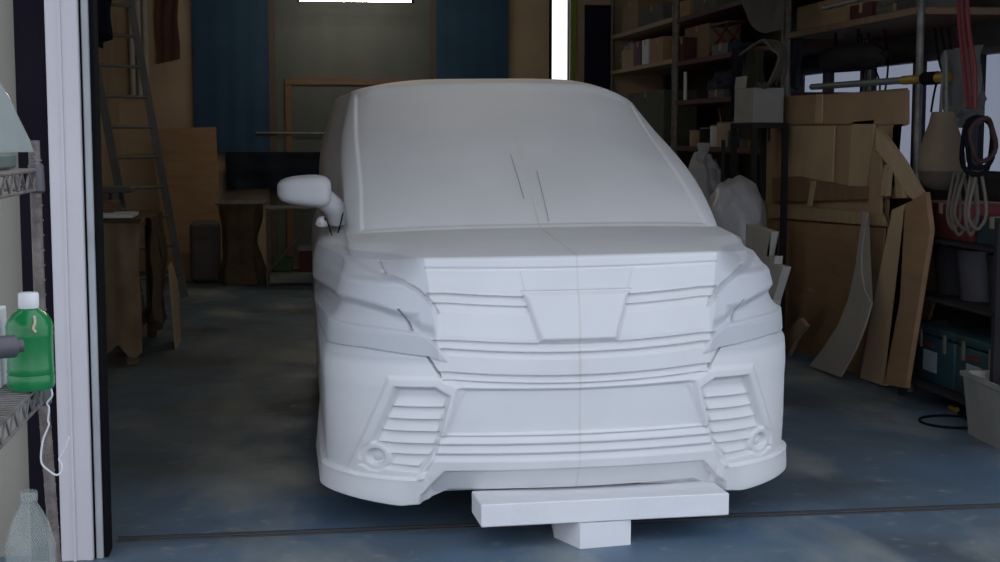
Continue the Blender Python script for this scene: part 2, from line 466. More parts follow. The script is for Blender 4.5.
def build_car_body(parent, m):
    rows = []   # (z centre, z side, vf, W, ub, k, c, relief)
    prof_z = [.13, .25, .40, .60, .80, .97, 1.06, 1.10]; prof_v = [.045, .02, .0, -.012, .0, .035, .045, .050]
    w_z = [.13, .30, .60, .72, .86, .94, 1.04, 1.10]; w_w = [.955, .962, .962, .952, .925, .882, .860, .845]
    zt_ = np.arange(0, 1.4, .005); kern = np.hanning(17); kern /= kern.sum()
    w_t = np.convolve(np.interp(zt_, w_z, w_w), kern, 'same'); r_t = np.convolve(np.interp(zt_, [.13, .6, .9, 1.05, 1.10, 1.16], [.962, .970, .975, .965, .945, .915]), kern, 'same')
    for z in np.concatenate([np.arange(.13, .595, .004), np.arange(.595, .985, .0025), np.arange(.985, 1.1001, .004)]):
        rows.append((z, z, np.interp(z, prof_z, prof_v), np.interp(z, zt_, w_t), .60, .21, .27, 1))
    for q in np.linspace(.15, 1, 6):
        an = q * PI / 2
        rows.append((1.10 + .016 * math.sin(an), 1.10 + .010 * math.sin(an), .050 + .022 * (1 - math.cos(an)), .845 + .000 * q, .60, .21, .27, 1 - q))
    for h in np.linspace(0, 1, 60)[1:]:
        e = h
        rows.append((1.116 + .052 * e, 1.11 + .035 * e, .072 + (.90 - .072) * h, .845 + .030 * h, .60 + .16 * h, .21 - .06 * h, .27 - .15 * h, 0))
    for g in np.linspace(0, 1, 110)[1:]:
        vf = .90 + 1.12 * g ** 1.02
        rows.append((1.168 + .648 * g ** .96, 1.145 + .640 * g ** .97, vf, .875 + .012 * math.sin(PI * g) - .135 * g ** 1.6, .76 - .13 * g ** 1.5, .15 - .03 * g, .12 - .02 * g, 0))
    z1, zs1 = rows[-1][0], rows[-1][1]
    for r in np.linspace(0, 1, 60)[1:]:
        W = .74 * (1 - r) ** .9 if r < 1 else .0
        W = max(W, .002)
        sc_ = W / .74
        rows.append((z1 + .052 * (1 - (1 - r) ** 2.2), zs1 + .082 * math.sin(min(1, r * 1.15) * PI / 2) ** .8, 2.02 + 1.0 * r, W, .63 * sc_, .12, .10 * sc_, 0))
    th = np.linspace(0, PI / 2, 110)
    LEN = 4.55; verts = []; nr = len(rows)
    uu = np.linspace(-1, 1, 301)
    for (zc, zs, vf, W, ub, k, c, rel) in rows:
        uf = uu * ub; vfr = vf + k * uf ** 2; 
        uc = ub + (W - ub) * np.sin(th[1:]); vc = vf + k * uc ** 2 + c * (1 - np.cos(th[1:]))
        v_end = vc[-1]
        sv = np.linspace(0, 1, 61)[1:] ** 1.35
        vs = v_end + (LEN - v_end) * sv
        if zc <= 1.1001: Wr = np.interp(zc, zt_, r_t)
        elif zc <= 1.168: Wr = .945 - .045 * np.clip((zc - 1.10) / .068, 0, 1)
        elif rel == 0 and vf < 2.02: Wr = W + .035 + .02 * math.sin(PI * np.clip((zc - 1.168) / .65, 0, 1))
        else: Wr = W
        tt = np.clip((vs - v_end) / .75, 0, 1); tt = tt * tt * (3 - 2 * tt)
        us = W + (Wr - W) * tt
        us = us - .05 * np.clip((vs - 3.6) / .95, 0, 1) ** 2 * (W / .9)
        thr = np.linspace(0, 1, 25)[1:]
        ur = us[-1] * np.cos(thr * PI / 2) ** .35 if True else 0
        ur = us[-1] * (1 - thr ** 3); vr = LEN + .10 * (1 - (1 - thr) ** 2)
        U = np.concatenate([uf, uc, us, ur]); V = np.concatenate([vfr, vc, vs, vr])
        Ul = np.concatenate([-uc, -us, -ur[:-1]]); Vl = np.concatenate([vc, vs, vr[:-1]])
        U = np.concatenate([U, Ul[::-1]]); V = np.concatenate([V, Vl[::-1]])
        frac = np.clip(np.abs(U) / max(W, 1e-3), 0, 1)
        side = V > v_end
        frac = np.where(side, 1, frac)
        Z = zc + (zs - zc) * frac ** 2.6
        n = len(U)
        z0 = Z.copy()
        if rel > 0:
            aa = np.abs(U)
            zb = np.interp(aa, [0, .50, .60, .67, .80, .97], [.200, .200, .155, .148, .158, .172])
            Z = np.where(Z < .32, zb + (Z - .13) * (.32 - zb) / .19, Z)
            z0 = Z.copy(); Z = Z + strip_rise(aa, Z)
        aw = np.clip((np.abs(U) - .575) / .16, 0, 1); aw = aw * aw * (3 - 2 * aw)
        aw *= np.clip(1 - (V - v_end) / .5, 0, 1)
        lift = np.clip((zc - .985) / .12, 0, 1) ** 1.3
        if zc > 1.116: lift *= max(0, 1 - (vf - .072) / .45)
        V = V + .15 * lift * aw
        Z = Z - .022 * lift * aw
        # outward normal in plan
        dU = np.roll(U, -1) - np.roll(U, 1); dV = np.roll(V, -1) - np.roll(V, 1)
        ln = np.hypot(dU, dV) + 1e-9; nx, ny = dV / ln, -dU / ln
        d = np.zeros(n)
        if rel > 0:
            ua = np.where(side & (V < LEN), np.sign(U) * (np.minimum(.90 + .05 * (1 - np.exp(-np.maximum(np.abs(U) - .90, 0) / .05)), np.abs(U))), U)
            d = car_relief(ua, Z, z0) * rel
            fade = np.where(V < 1.2, 1, np.clip(1 - (V - 1.2) / .8, .0, 1)); d *= fade
            # wheel arch hollows on the flanks
            for wc in (3.75,):
                rr = np.hypot(V - wc, Z - .33); d -= .05 * smooth(.37 - rr, 0, .02) * side
        verts.append(np.stack([U + nx * d, V + ny * d, Z], 1))
    A = np.array(verts); n = A.shape[1]
    # windscreen sunk inside its rim, wiper line, scratches
    cx = A[:, :, 0]; cy = A[:, :, 1]; cz = A[:, :, 2]
    g = np.clip((cz - 1.168) / .63, 0, 1)
    zrow = np.array([r[0] for r in rows]); gr = np.clip((zrow - 1.168) / .648, 0, 1)[:, None] * np.ones((1, n))
    wsd = sd_poly(np.where(cx < 0, -cx / 1.03, cx), gr, [(-1, .015), (.80, .015), (.795, .10), (.69, 1.2), (-1, 1.2)])
    isws = (cy < 2.3) & (zrow[:, None] > 1.165)
    dd = smooth(-wsd, 0, .022) * .012 * (zrow[:, None] < 1.8161) * isws * (1 - smooth(gr, .95, 1))
    A[:, :, 1] += dd * .5; A[:, :, 2] -= dd * .85
    # hand-carved roof corners: the left one squarer, the right one rounder
    up = smooth(A[:, :, 2], 1.25, 1.86)
    x = A[:, :, 0]; fr_ = np.clip(np.abs(x) / .74, 0, 1.2)
    A[:, :, 2] += .022 * smooth(A[:, :, 2], 1.6, 1.85)
    A[:, :, 2] -= np.where(x > 0, .085 * np.clip((fr_ - .55) / .45, 0, 1) ** 2, 0) * up
    pin = smooth(A[:, :, 2], 1.09, 1.17) * (1 - np.clip((A[:, :, 2] - 1.17) / .62, 0, 1)) * (1 - smooth(A[:, :, 1], 1.25, 2.0))
    A[:, :, 0] = x * (1 + np.where(x < 0, .035, -.015) * up - np.where(x < 0, .048, 0) * pin)
    V3 = A.reshape(-1, 3); faces = []
    idx = np.arange(nr * n).reshape(nr, n)
    a = idx[:-1]; b = np.roll(idx, -1, 1)[:-1]; c2 = np.roll(idx, -1, 1)[1:]; d2 = idx[1:]
    faces = np.stack([a, b, c2, d2], -1).reshape(-1, 4).tolist()
    me = bpy.data.meshes.new('body')
    me.from_pydata(V3.tolist(), [], faces + [idx[0].tolist()[::-1]])
    me.polygons.foreach_set('use_smooth', [True] * len(me.polygons))
    me.materials.append(m); me.update()
    o = bpy.data.objects.new('body', me); C.objects.link(o); o.parent = parent
    return o

def car_material():
    m = bpy.data.materials.new('carved_foam'); m.use_nodes = True
    nt = m.node_tree; N = nt.nodes; L = nt.links; b = N['Principled BSDF']
    b.inputs['Roughness'].default_value = .62
    tc = N.new('ShaderNodeTexCoord'); sp = N.new('ShaderNodeSeparateXYZ'); L.new(tc.outputs['Object'], sp.inputs[0])
    def math_(op, a, bb=None, c=None):
        x = N.new('ShaderNodeMath'); x.operation = op
        for i, v in enumerate((a, bb, c)):
            if v is None: continue
            if isinstance(v, (int, float)): x.inputs[i].default_value = v
            else: L.new(v, x.inputs[i])
        return x.outputs[0]
    def rng(v, lo, hi):
        r = N.new('ShaderNodeMapRange'); r.inputs['From Min'].default_value = lo; r.inputs['From Max'].default_value = hi
        L.new(v, r.inputs['Value']); return r.outputs[0]
    def mix(fac, a, bcol):
        x = N.new('ShaderNodeMix'); x.data_type = 'RGBA'; L.new(fac, x.inputs[0])
        for k, v in ((6, a), (7, bcol)):
            if isinstance(v, tuple): x.inputs[k].default_value = (*v, 1)
            else: L.new(v, x.inputs[k])
        return x.outputs[2]
    nz = N.new('ShaderNodeTexNoise'); nz.inputs['Scale'].default_value = 2.2; nz.inputs['Detail'].default_value = 4; L.new(tc.outputs['Object'], nz.inputs['Vector'])
    c = mix(rng(nz.outputs['Fac'], .35, .65), (.66, .66, .665), (.71, .71, .715))
    # centre foam blocks are paler than the outer ones
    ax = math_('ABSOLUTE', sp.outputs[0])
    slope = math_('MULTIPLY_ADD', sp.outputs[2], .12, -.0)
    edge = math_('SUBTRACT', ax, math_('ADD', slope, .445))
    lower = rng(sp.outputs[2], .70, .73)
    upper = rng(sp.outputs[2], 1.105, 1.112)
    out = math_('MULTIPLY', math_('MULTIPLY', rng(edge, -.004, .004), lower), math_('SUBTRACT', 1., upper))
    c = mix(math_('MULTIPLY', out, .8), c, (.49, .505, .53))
    # glue line down the middle
    nx = N.new('ShaderNodeTexNoise'); nx.inputs['Scale'].default_value = 5; L.new(tc.outputs['Object'], nx.inputs['Vector'])
    cx = math_('ABSOLUTE', math_('SUBTRACT', sp.outputs[0], .004))
    ln = math_('MULTIPLY', rng(cx, .006, .002), rng(nx.outputs['Fac'], .2, .75))
    low = rng(sp.outputs[1], 1.25, 1.0)
    c = mix(math_('MULTIPLY', math_('MULTIPLY', ln, .42), low), c, (.36, .32, .24))
    wide = math_('MULTIPLY', rng(cx, .035, .0), rng(nx.outputs['Fac'], .5, .75))
    c = mix(math_('MULTIPLY', wide, .35), c, (.55, .48, .35))
    L.new(c, b.inputs['Base Color'])
    n3 = N.new('ShaderNodeTexNoise'); n3.inputs['Scale'].default_value = 18; L.new(tc.outputs['Object'], n3.inputs['Vector'])
    bp = N.new('ShaderNodeBump'); bp.inputs['Strength'].default_value = .12; bp.inputs['Distance'].default_value = .004
    L.new(n3.outputs['Fac'], bp.inputs['Height']); L.new(bp.outputs[0], b.inputs['Normal'])
    return m

car = thing('foam_car', 'full size white carved foam minivan model standing on foam blocks', 'car', (1.067, 5.364, 0), (0, R(-.6), 0))
M['car'] = car_material()
body = build_car_body(car, M['car'])

# scratches on the windscreen, cut as thin dark slivers lying on it
def ws_point(u, g):
    vf = .90 + 1.12 * g ** 1.02; k = .15 - .03 * g
    zc, zs = 1.168 + .648 * g ** .96, 1.145 + .640 * g ** .97; W = .875 - .135 * g ** 1.6
    return Vector((u, vf + k * u * u + .006 - .004, zc + (zs - zc) * (abs(u) / W) ** 2.6 - .0102 + .004))
for u0, g0, u1, g1 in ((.052, .04, .058, .36), (-.035, .18, -.045, .48)):
    bm = bmesh.new()
    tube(bm, [ws_point(u0 + (u1 - u0) * t, g0 + (g1 - g0) * t) for t in np.linspace(0, 1, 12)], .0014, 5)
    obj('scratch', bm, mat('pencil_grey', (.40, .40, .40), .8), body, True)

# door mirror on the left
def build_mirror():
    bm = bmesh.new(); bmesh.ops.create_uvsphere(bm, u_segments=40, v_segments=28, radius=1)
    for v in bm.verts:
        x, y, z = v.co
        sg = lambda q, e: math.copysign(abs(q) ** e, q)
        x, y, z = sg(x, .55), sg(y, .6), sg(z, .55)
        # inner end deeper, outer end tapering up, flat crown
        k = (x + 1) / 2                       # 0 outer, 1 inner
        zz = z * (.060 + .016 * k)
        if z < 0: zz *= (1.0 + .25 * k)
        if z > 0: zz *= .86 + .10 * math.sin(k * PI)
        v.co = Vector((-1.022 + x * .124, 1.36 + y * (.075 + .03 * k), 1.335 + zz))
    M['mirror_foam'] = mat('mirror_foam', (.56, .56, .565), .7, scale=5, col2=(.50, .50, .51))
    o = obj('door_mirror', bm, M['mirror_foam'], car, 'all')
    bm = bmesh.new()
    tube(bm, smooth_path([(-.955, 1.37, 1.305), (-.915, 1.38, 1.275), (-.875, 1.39, 1.235), (-.86, 1.41, 1.18)], 6), .050, 14, r2=.05)
    obj('mirror_arm', bm, M['mirror_foam'], o, True)
    bm = bmesh.new(); tube(bm, smooth_path([(-.93, 1.315, 1.19), (-.925, 1.30, 1.20), (-.885, 1.315, 1.105), (-.84, 1.36, 1.25)], 5), .003, 6)
    obj('string', bm, M['black'], o, True)
    bm = blob(.028, .03, .05, .2, 2, 3); put(bm, (-.945, 1.40, 1.155)); obj('foam_lump', bm, M['foam'], o, True)
    return o
build_mirror()

# foam blocks carrying the nose
o = obj('foam_slab', put(B(-.49, .49, 0, .22, 0, .088, .004), at(484, 527, Z=.105) + Vector((.48, .03, -.005)), 2.5), M['foam'])
tag(o, 'long flat white foam slab lying right under the car bumper', 'foam slab')
p0 = at(580, 549, Z=0)
o = obj('foam_block', prism([(p0.x, p0.y, 0), (p0.x + .205, p0.y + .03, 0), (p0.x + .23, p0.y + .45, 0), (p0.x - .045, p0.y + .38, 0), (p0.x - .07, p0.y + .17, 0)], .098, (0, 0, 1)), M['foam'])
tag(o, 'white foam block on the floor under the slab, jutting out toward the viewer', 'foam block')
for i, (x, y, lb) in enumerate(((.45, 8.9, 'white foam block under the left rear of the foam car'), (1.55, 8.9, 'white foam block under the right rear of the foam car'))):
    pass

# ================================================================ LEFT FRONT: wire rack
RX, RY = -.568, 3.28       # rear right post
rack = thing('wire_rack', 'steel wire shelving rack left of the white door frame', 'rack', (RX, RY, 0))
def local(bm, t): bm.transform(Matrix.Translation(-Vector(t.location))); return bm
def post(x, y, lean=0.):
    bm = bmesh.new(); tube(bm, [(x - lean, y, 0), (x, y, 1.0), (x - .002, y, 1.565)], .0125, 12)
    for k in range(44): z = .1 + k * .0254 * 1.3; tube(bm, [(x - lean * max(0, 1 - z), y, z), (x - lean * max(0, 1 - z), y, z + .004)], .0135, 10)
    return local(bm, rack)
for x, y in ((RX, RY), (RX, 2.35), (RX - .45, RY), (RX - .45, 2.35)): obj('post', post(x, y, -.04), M['old_steel'], rack, True)
for z, mm in ((1.50, M['old_steel']), (1.028, M['steel']), (.50, M['steel'])):
    bm = bmesh.new()
    x0, x1, y0, y1 = RX - .45, RX, 2.35, RY
    for dz in (0, -.042):
        for a, b in (((x0, y0), (x1, y0)), ((x1, y0), (x1, y1)), ((x1, y1), (x0, y1)), ((x0, y1), (x0, y0))):
            tube(bm, [(*a, z + dz), (*b, z + dz)], .004, 8)
    # zigzag truss along all four sides
    def zig(a, b, n):
        pts = [Vector((a[0] + (b[0] - a[0]) * i / n, a[1] + (b[1] - a[1]) * i / n, z - (.042 if i % 2 else 0))) for i in range(n + 1)]
        tube(bm, pts, .0028, 6)
    zig((x1, y0), (x1, y1), 22); zig((x0, y0), (x0, y1), 22); zig((x0, y0), (x1, y0), 18); zig((x0, y1), (x1, y1), 18)
    for k in range(1, 36): y = y0 + (y1 - y0) * k / 36; tube(bm, [(x0, y, z + .003), (x1, y, z + .003)], .0022, 6)
    for k in (1, 2): x = x0 + .15 * k; tube(bm, [(x, y0, z - .004), (x, y1, z - .004)], .003, 6)
    obj('wire_shelf', local(bm, rack), mm, rack, True)
    bm = bmesh.new(); put(lathe(bm, [(.0135, -.05), (.019, -.045), (.017, .01), (.0135, .015)], 16), (RX, RY, z)); obj('collar', local(bm, rack), M['tube_grey'], rack, True)

# green bottle
pb = at(31.5, 389, Y=3.16); pb.z = 1.034
bt = thing('green_bottle', 'green plastic bottle with white cap on the wire shelf', 'bottle', pb)
prof = [(.030, 0), (.046, .003), (.050, .012), (.050, .03), (.048, .035), (.050, .04), (.0485, .05), (.0485, .115), (.050, .122), (.0485, .128), (.050, .136), (.046, .150), (.036, .164), (.022, .173), (.019, .176), (.019, .184)]
bm = lathe(bmesh.new(), prof, 96, lambda a, z: (-.13 * max(0, math.cos(a * 10)) ** 2 if .05 < z < .112 else 0))
obj('bottle_body', bm, M['green'], bt, True)
bm = lathe(bmesh.new(), [(.0205, .176), (.0215, .178), (.0215, .206), (.019, .209), (.001, .209)], 60, lambda a, z: (.02 * math.cos(a * 30) if .178 < z < .206 else 0)); obj('cap', bm, M['white'], bt, True)
bm = bmesh.new(); tube(bm, smooth_path([(.018, -.0395, .163), (.02, -.0475, .150), (.017, -.0505, .138), (.022, -.051, .13)], 4), .003, 6)
obj('tape', bm, mat('cream_tape', (.55, .5, .33), .7), bt, True)

# clear bottle on the low shelf
pc = at(31, 560, Y=3.1); pc.z = .506
bt = thing('clear_bottle', 'large clear empty plastic bottle on the lower wire shelf', 'bottle', pc)
def sq(a, z):
    if z > .235: return 0
    return .10 * (abs(math.cos(2 * a)) ** .5 * -1 + .6) * -1 * .9
prof = [(.035, 0), (.047, .005), (.050, .02), (.050, .06), (.046, .066), (.050, .072), (.050, .13), (.045, .137), (.050, .145), (.050, .205), (.047, .222), (.040, .25), (.027, .277), (.018, .292), (.0165, .298), (.0165, .312)]
obj('bottle_body', lathe(bmesh.new(), prof, 64, lambda a, z: (.05 * math.cos(4 * a) if z < .22 else 0)), M['clear'], bt, True)
obj('cap', lathe(bmesh.new(), [(.0185, .300), (.0185, .318), (.016, .321), (.001, .321)], 32), M['clear'], bt, True)
obj('bottle_label', lathe(bmesh.new(), [(.0495, .085), (.0498, .118)], 20, cap=(False, False)), plastic('label_film', (.6, .58, .5), .4, .6), bt, True)

# grey tube end and white carton on the shelf
p = at(16, 346, Y=2.78)
bm = bmesh.new()
lathe(bm, [(.001, -.012), (.012, -.012), (.0125, -.001), (.019, .0), (.0215, .004), (.0215, .30), (.001, .30)], 32)
bm.transform(Matrix.Translation(p) @ Matrix.Rotation(R(-62), 4, 'Z') @ Matrix.Rotation(R(90), 4, 'X') )
o = obj('hose_nozzle', bm, M['tube_grey'], None, True); tag(o, 'dark grey rubber tube end poking out beside the green bottle', 'tube')
o = obj('carton', put(B(-.10, 0, -.04, .04, 0, .17, .002), (at(5, 389, Y=3.22).x, 3.225, 1.034)), M['white']); tag(o, 'plain white carton behind the green bottle on the shelf', 'box')
o = obj('glass_sheet', prism([at(-14, 60, Y=3.18), at(6, 92, Y=3.18), at(30, 141, Y=3.18), Vector((at(34, 150, Y=3.18).x, 3.18, 1.541)), Vector((at(-14, 150, Y=3.18).x, 3.18, 1.541))], .005, (0, 1, 0)), plastic('green_glass', (.30, .34, .32), .08, .7)); tag(o, 'slanting greenish glass sheet standing on the upper wire shelf', 'glass sheet')
o = obj('storage_case', put(B(-.42, -.03, -.4, .38, 0, .03, .004), (RX, 2.85, 1.507)), mat('slate_green', (.12, .16, .14), .5)); tag(o, 'flat slate green case lying on the upper wire shelf', 'case')
# white cord
cp = [(51, 386), (52, 396), (47, 403), (49, 408), (48, 420), (49, 424), (47, 430), (43, 440), (41, 455), (42, 464), (48, 470), (56, 475), (61, 472), (62, 465), (59, 459), (63, 453), (68, 441), (69, 436)]
pts = [at(x, y, Y=3.245) for x, y in cp]
pts[0].z = 1.02
o = obj('string_loop', T(smooth_path(pts, 5), .0022, 7), M['white'], None, True); tag(o, 'thin white cord dangling in a loop from the wire shelf', 'cord')

# ================================================================ LEFT: workbench, ladder, back corner
bench = thing('workbench', 'old workbench against the left wall behind the white door frame', 'workbench', (-1.5, 10.75, 0))
obj('bench_top', B(-.45, .43, -.75, .75, .93, .98, .005), M['ply_dark'], bench)
for x in (-.4, .36):
    for y in (-.68, .68): obj('leg', B(x - .035, x + .035, y - .035, y + .035, 0, .93, .003), M['ply_dark'], bench)
obj('stretcher', B(.35, .39, -.66, .66, .2, .27), M['ply_dark'], bench)
# crumpled sheets of kraft paper hanging off the bench
for i, (y0, y1, lo, mm, lb) in enumerate(((10.0, 10.5, .10, 'kraft', 'crumpled kraft paper hanging down the near end of the workbench'),
                                      (10.45, 10.95, .22, 'beige_cloth', 'beige cloth hanging from the middle of the workbench edge'),
                                      (10.95, 11.45, .14, 'brown_cloth', 'dark brown cloth hanging at the far end of the workbench'))):
    def P(s, t, y0=y0, y1=y1, lo=lo, i=i):
        y = y0 + (y1 - y0) * s; n = noise.noise(Vector((s * 5 + i * 9, t * 3, i)))
        if t < .2: return Vector((-1.3 + t / .2 * .26, y, .99 + .008 * n))
        if i == 0:
            x = -1.62 + .56 * s
            if t < .2: return Vector((x, 10.28 - t / .2 * .32, .99 + .008 * n))
            q = (t - .2) / .8
            return Vector((x + .02 * n, 9.95 - .04 * n * (1 + q) - .025 * math.sin(s * 26) * q, .985 - q * (.985 - lo - .10 * noise.noise(Vector((s * 5, 3, 2))))))
        q = (t - .2) / .8; rag = .12 * noise.noise(Vector((s * 4, i * 7, 2)))
        return Vector((-1.035 + .035 * n * (1 + q) + .02 * math.sin(s * 24 + i) * q, y, .985 - q * (.985 - lo - rag)))
    o = obj('hanging_cloth', sheet(P, 30, 34), M[mm], None, True); tag(o, lb, 'cloth', 'cloths and paper draped over the workbench')
for args in (((-1.6, -1.12, 10.1, 10.5, 1.004, 1.03), 'white', 'white board', 'white board lying flat on the near end of the workbench'),):
    o = obj('white_board', B(*args[0], .002), M['foam']); tag(o, args[3], args[2])
o = obj('wooden_crate', box(B(-1.62, -1.28, 10.35, 10.8, .99, 1.10, .003), -1.6, -1.3, 10.37, 10.78, 1.10, 1.102), M['wood_frame']); tag(o, 'low brown wooden crate on the workbench', 'crate')
o = obj('plywood_offcut', prism([(-.90, 10.75, .0), (-.90, 11.2, 0), (-.92, 11.25, .45), (-.94, 11.0, .62), (-.94, 10.8, .60)], .012, (-1, 0, 0)), M['card_light'], None); tag(o, 'yellowish board leaning against the side of the workbench', 'board')

# ladder leaning on the left wall
lad = thing('ladder', 'grey aluminium ladder leaning on the left wall above the workbench', 'ladder')
f0, f1 = at(172, 294, Z=0.0), at(150, 291, Z=0.0)
f0 = Vector((-1.10, 14.2, 0)); f1 = Vector((-1.47, 13.75, 0)); tp = Vector((-1.985, 13.4, 3.25))
def rail(a, b, w_=.036, d_=.018):
    ax = (b - a).normalized(); s = Vector((0, 1, 0)); q = ax.cross(s).normalized()
    bm = bmesh.new(); v = []
    for e in (a, b):
        for i, j in ((-1, -1), (1, -1), (1, 1), (-1, 1)): v.append(bm.verts.new(e + q * w_ * i + s * d_ * j))
    for k in range(4): bm.faces.new((v[k], v[(k + 1) % 4], v[4 + (k + 1) % 4], v[4 + k]))
    bm.faces.new(v[:4][::-1]); bm.faces.new(v[4:]); return bm
up = Vector((-.50, -.1, 3.25))
for a in (f0, f1): obj('side_rail', rail(a, a + up), M['alu'], lad)
for k in range(11):
    t = .07 + k * .087
    obj('rung', T([f0 + up * t, f1 + up * t], .016, 8), M['alu'], lad)
st = thing('step_ladder', 'folding step ladder standing between workbench and plywood board', 'ladder', (-1.50, 12.2, 0))
for y in (-.22, .22):
    for x0, nm in ((.20, 'front_rail'), (-.22, 'rear_rail')):
        obj(nm, rail(Vector((x0, y, 0)), Vector((0.03 if x0 > 0 else -.04, y * .75, 1.10)), .028, .012), M['alu'], st)
for k in range(1, 5): t = k / 4.6; obj('step', B(.20 - .17 * t - .06, .20 - .17 * t + .03, -.22 + .05 * t, .22 - .05 * t, 1.10 * t - .012, 1.10 * t + .012, .002), M['alu'], st)
obj('top_step', B(-.16, .16, -.18, .18, 1.10, 1.145, .006), M['alu'], st)
# blue tarp bundle on the left wall above
def P(s, t): 
    n = noise.noise(Vector((s * 4, t * 2, 5))); 
    return Vector((-1.72 + .12 * math.sin(s * 18) * (1 - t * .5) + .1 * n + (.12 if s > .5 else 0), 12.5 + .6 * s - .3 * t * (s - .5), 3.3 - .85 * t - .35 * t * abs(s - .6)))
o = obj('blue_tarp', sheet(P, 40, 24, .006), M['navy'], None, True); tag(o, 'dark blue tarp hanging high on the left wall beside the ladder', 'tarp')

# pipes on the back wall
def onback(x, y, dy=.05): return at(x, y, Y=YB - dy)
for k, x in enumerate((133.5, 140.5, 147)):
    a = onback(x, 96 if k else 96, .06); 
    o = obj('drain_pipe', T([(a.x, YB - .06, a.z), (a.x - .01, YB - .06, 3.45)], .034, 12), mat('pale_pipe', (.42, .38, .33), .6), None, True)
    tag(o, ['leftmost', 'middle', 'rightmost'][k] + ' of three pale pipes hanging on the beige back wall', 'pipe', 'pale pipes on the back wall')
# reddish rag
a, b = onback(156, 64), onback(178, 0)
def P(s, t): return Vector((a.x + (b.x - a.x) * s + .01 * math.sin(9 * t), YB - .03 - .012 * math.sin(s * 14 + t * 3), 3.35 - (3.35 - a.z) * t * (1 - .06 * s)))
o = obj('pink_rag', sheet(P, 16, 20), mat('faded_red', (.20, .09, .065), .9), None, True); tag(o, 'faded reddish rag hanging on the beige wall right of the pipes', 'rag')

def hung(name, x0, x1, z0, z1, m, label, cat, group=None, dy=.07, amp=.0025, n=8, top=None):
    def P(s, t): return Vector((x0 + (x1 - x0) * s, YB - dy - amp * math.sin(s * n * PI) * (.3 + t) - amp * noise.noise(Vector((s * 3, t * 3, x0))), z1 - (z1 - z0) * t + .02 * math.sin(s * 5) * t))
    o = obj(name, sheet(P, 40, 20), m, None, True); return tag(o, label, cat, group)
bx0, bx1 = onback(193, 50).x, onback(269, 50).x
hung('blue_sheet', bx0, bx1, onback(230, 155).z, 3.42, M['blue_sheet'], 'blue sheet hanging on the back wall above the plywood board', 'sheet', 'blue sheets on the back wall')
hung('blue_sheet', onback(436, 50).x, onback(508, 50).x, .9, 3.42, M['blue_sheet'], 'blue sheet on the back wall above the middle of the car roof', 'sheet', 'blue sheets on the back wall')
hung('blue_sheet', onback(584, 50).x, onback(612, 50).x, .9, onback(590, 5).z, M['navy'], 'dark navy sheet between the bright slit window and the shelving', 'sheet', 'blue sheets on the back wall')
# dark tarpaulin heap below the first blue sheet
hung('dark_tarp', bx0 + .35, onback(330, 50).x, onback(230, 190).z, onback(230, 152).z, mat('blue_black', (.02, .028, .045), .8), 'blue black tarp hanging low behind the mirror of the car', 'tarp', None, .16, .03, 6)
o = obj('long_pipe', T([at(256, 133, Y=YB - .092), at(345, 133.5, Y=YB - .092)], .013, 8), M['steel'], None, True); tag(o, 'thin dark horizontal pipe in front of the back door', 'pipe')
hang = at(256, 133, Y=16.3)

# plywood sheet leaning
o = obj('plywood_board', prism([at(150, 129, Y=16.4), at(216, 127, Y=16.4), Vector((at(222, 266, Y=16.05).x, 16.0, 0)), Vector((at(170, 268, Y=16.05).x, 16.0, 0))], .018, (0, 1, 0)), M['ply']); tag(o, 'large brown plywood board leaning on the back wall', 'board')
# grey canister and draped bin
bm = B(-.16, .16, -.14, .14, 0, .66, .07, seg=4)
o = obj('grey_canister', put(bm, (at(206, 266, Y=15.6).x, 15.6, 0)), mat('dark_grey', (.12, .105, .10), .7), None, True); tag(o, 'dark grey rounded canister in front of the plywood board', 'canister')
bx = at(242, 266, Y=15.3).x
bn = thing('waste_stand', 'bag stand holding a brown sack beside the grey canister', 'bag stand', (bx, 15.3, 0))
def P(s, t):
    a = s * 2 * PI; n = noise.noise(Vector((math.cos(a) * 2, math.sin(a) * 2, t * 3)))
    r = .21 + .03 * math.sin(a * 5) * t + .04 * n - .05 * math.sin(t * PI)
    return Vector((r * math.cos(a) * 1.08, r * math.sin(a) * .8, .84 - .83 * t))
obj('sack', sheet(P, 60, 24), M['brown_cloth'], bn, True)
bm = bmesh.new()
tube(bm, [(-.25, -.17, .86), (.25, -.17, .86), (.25, .17, .86), (-.25, .17, .86), (-.25, -.17, .86)], .014, 8)
obj('rim', bm, M['steel'], bn)
# table with clutter behind the mirror
tx = at(294, 190, Y=15.2)
tb = thing('side_table', 'narrow metal table behind the car mirror', 'table', (tx.x, 15.2, 0))
obj('table_top', B(-.30, .55, -.25, .25, .80, .825, .004), M['steel'], tb)
for x in (-.28, .5):
    for y in (-.22, .22): obj('leg', B(x - .012, x + .012, y - .012, y + .012, 0, .80), M['old_steel'], tb)
obj('shelf', B(-.28, .52, -.22, .22, .14, .155), M['old_steel'], tb)
obj('brace', T([(-.28, -.235, .15), (.14, -.235, .62)], .012, 6), M['old_steel'], tb)
o = obj('green_box', B(tx.x - .23, tx.x - .02, 15.05, 15.3, .156, .30, .01), mat('green_tin', (.03, .10, .04), .6)); tag(o, 'green box on the lower shelf of the side table', 'box')
o = obj('wooden_box', B(tx.x + .04, tx.x + .32, 15.0, 15.3, .156, .36, .006), M['dark_red']); tag(o, 'reddish brown box beside the green box on the low shelf', 'box')
o = obj('white_tray', B(tx.x + .03, tx.x + .35, 15.02, 15.3, .364, .43, .006), mat('dull_tray', (.2, .2, .19), .6)); tag(o, 'pale grey tray on top of the reddish box', 'tray')

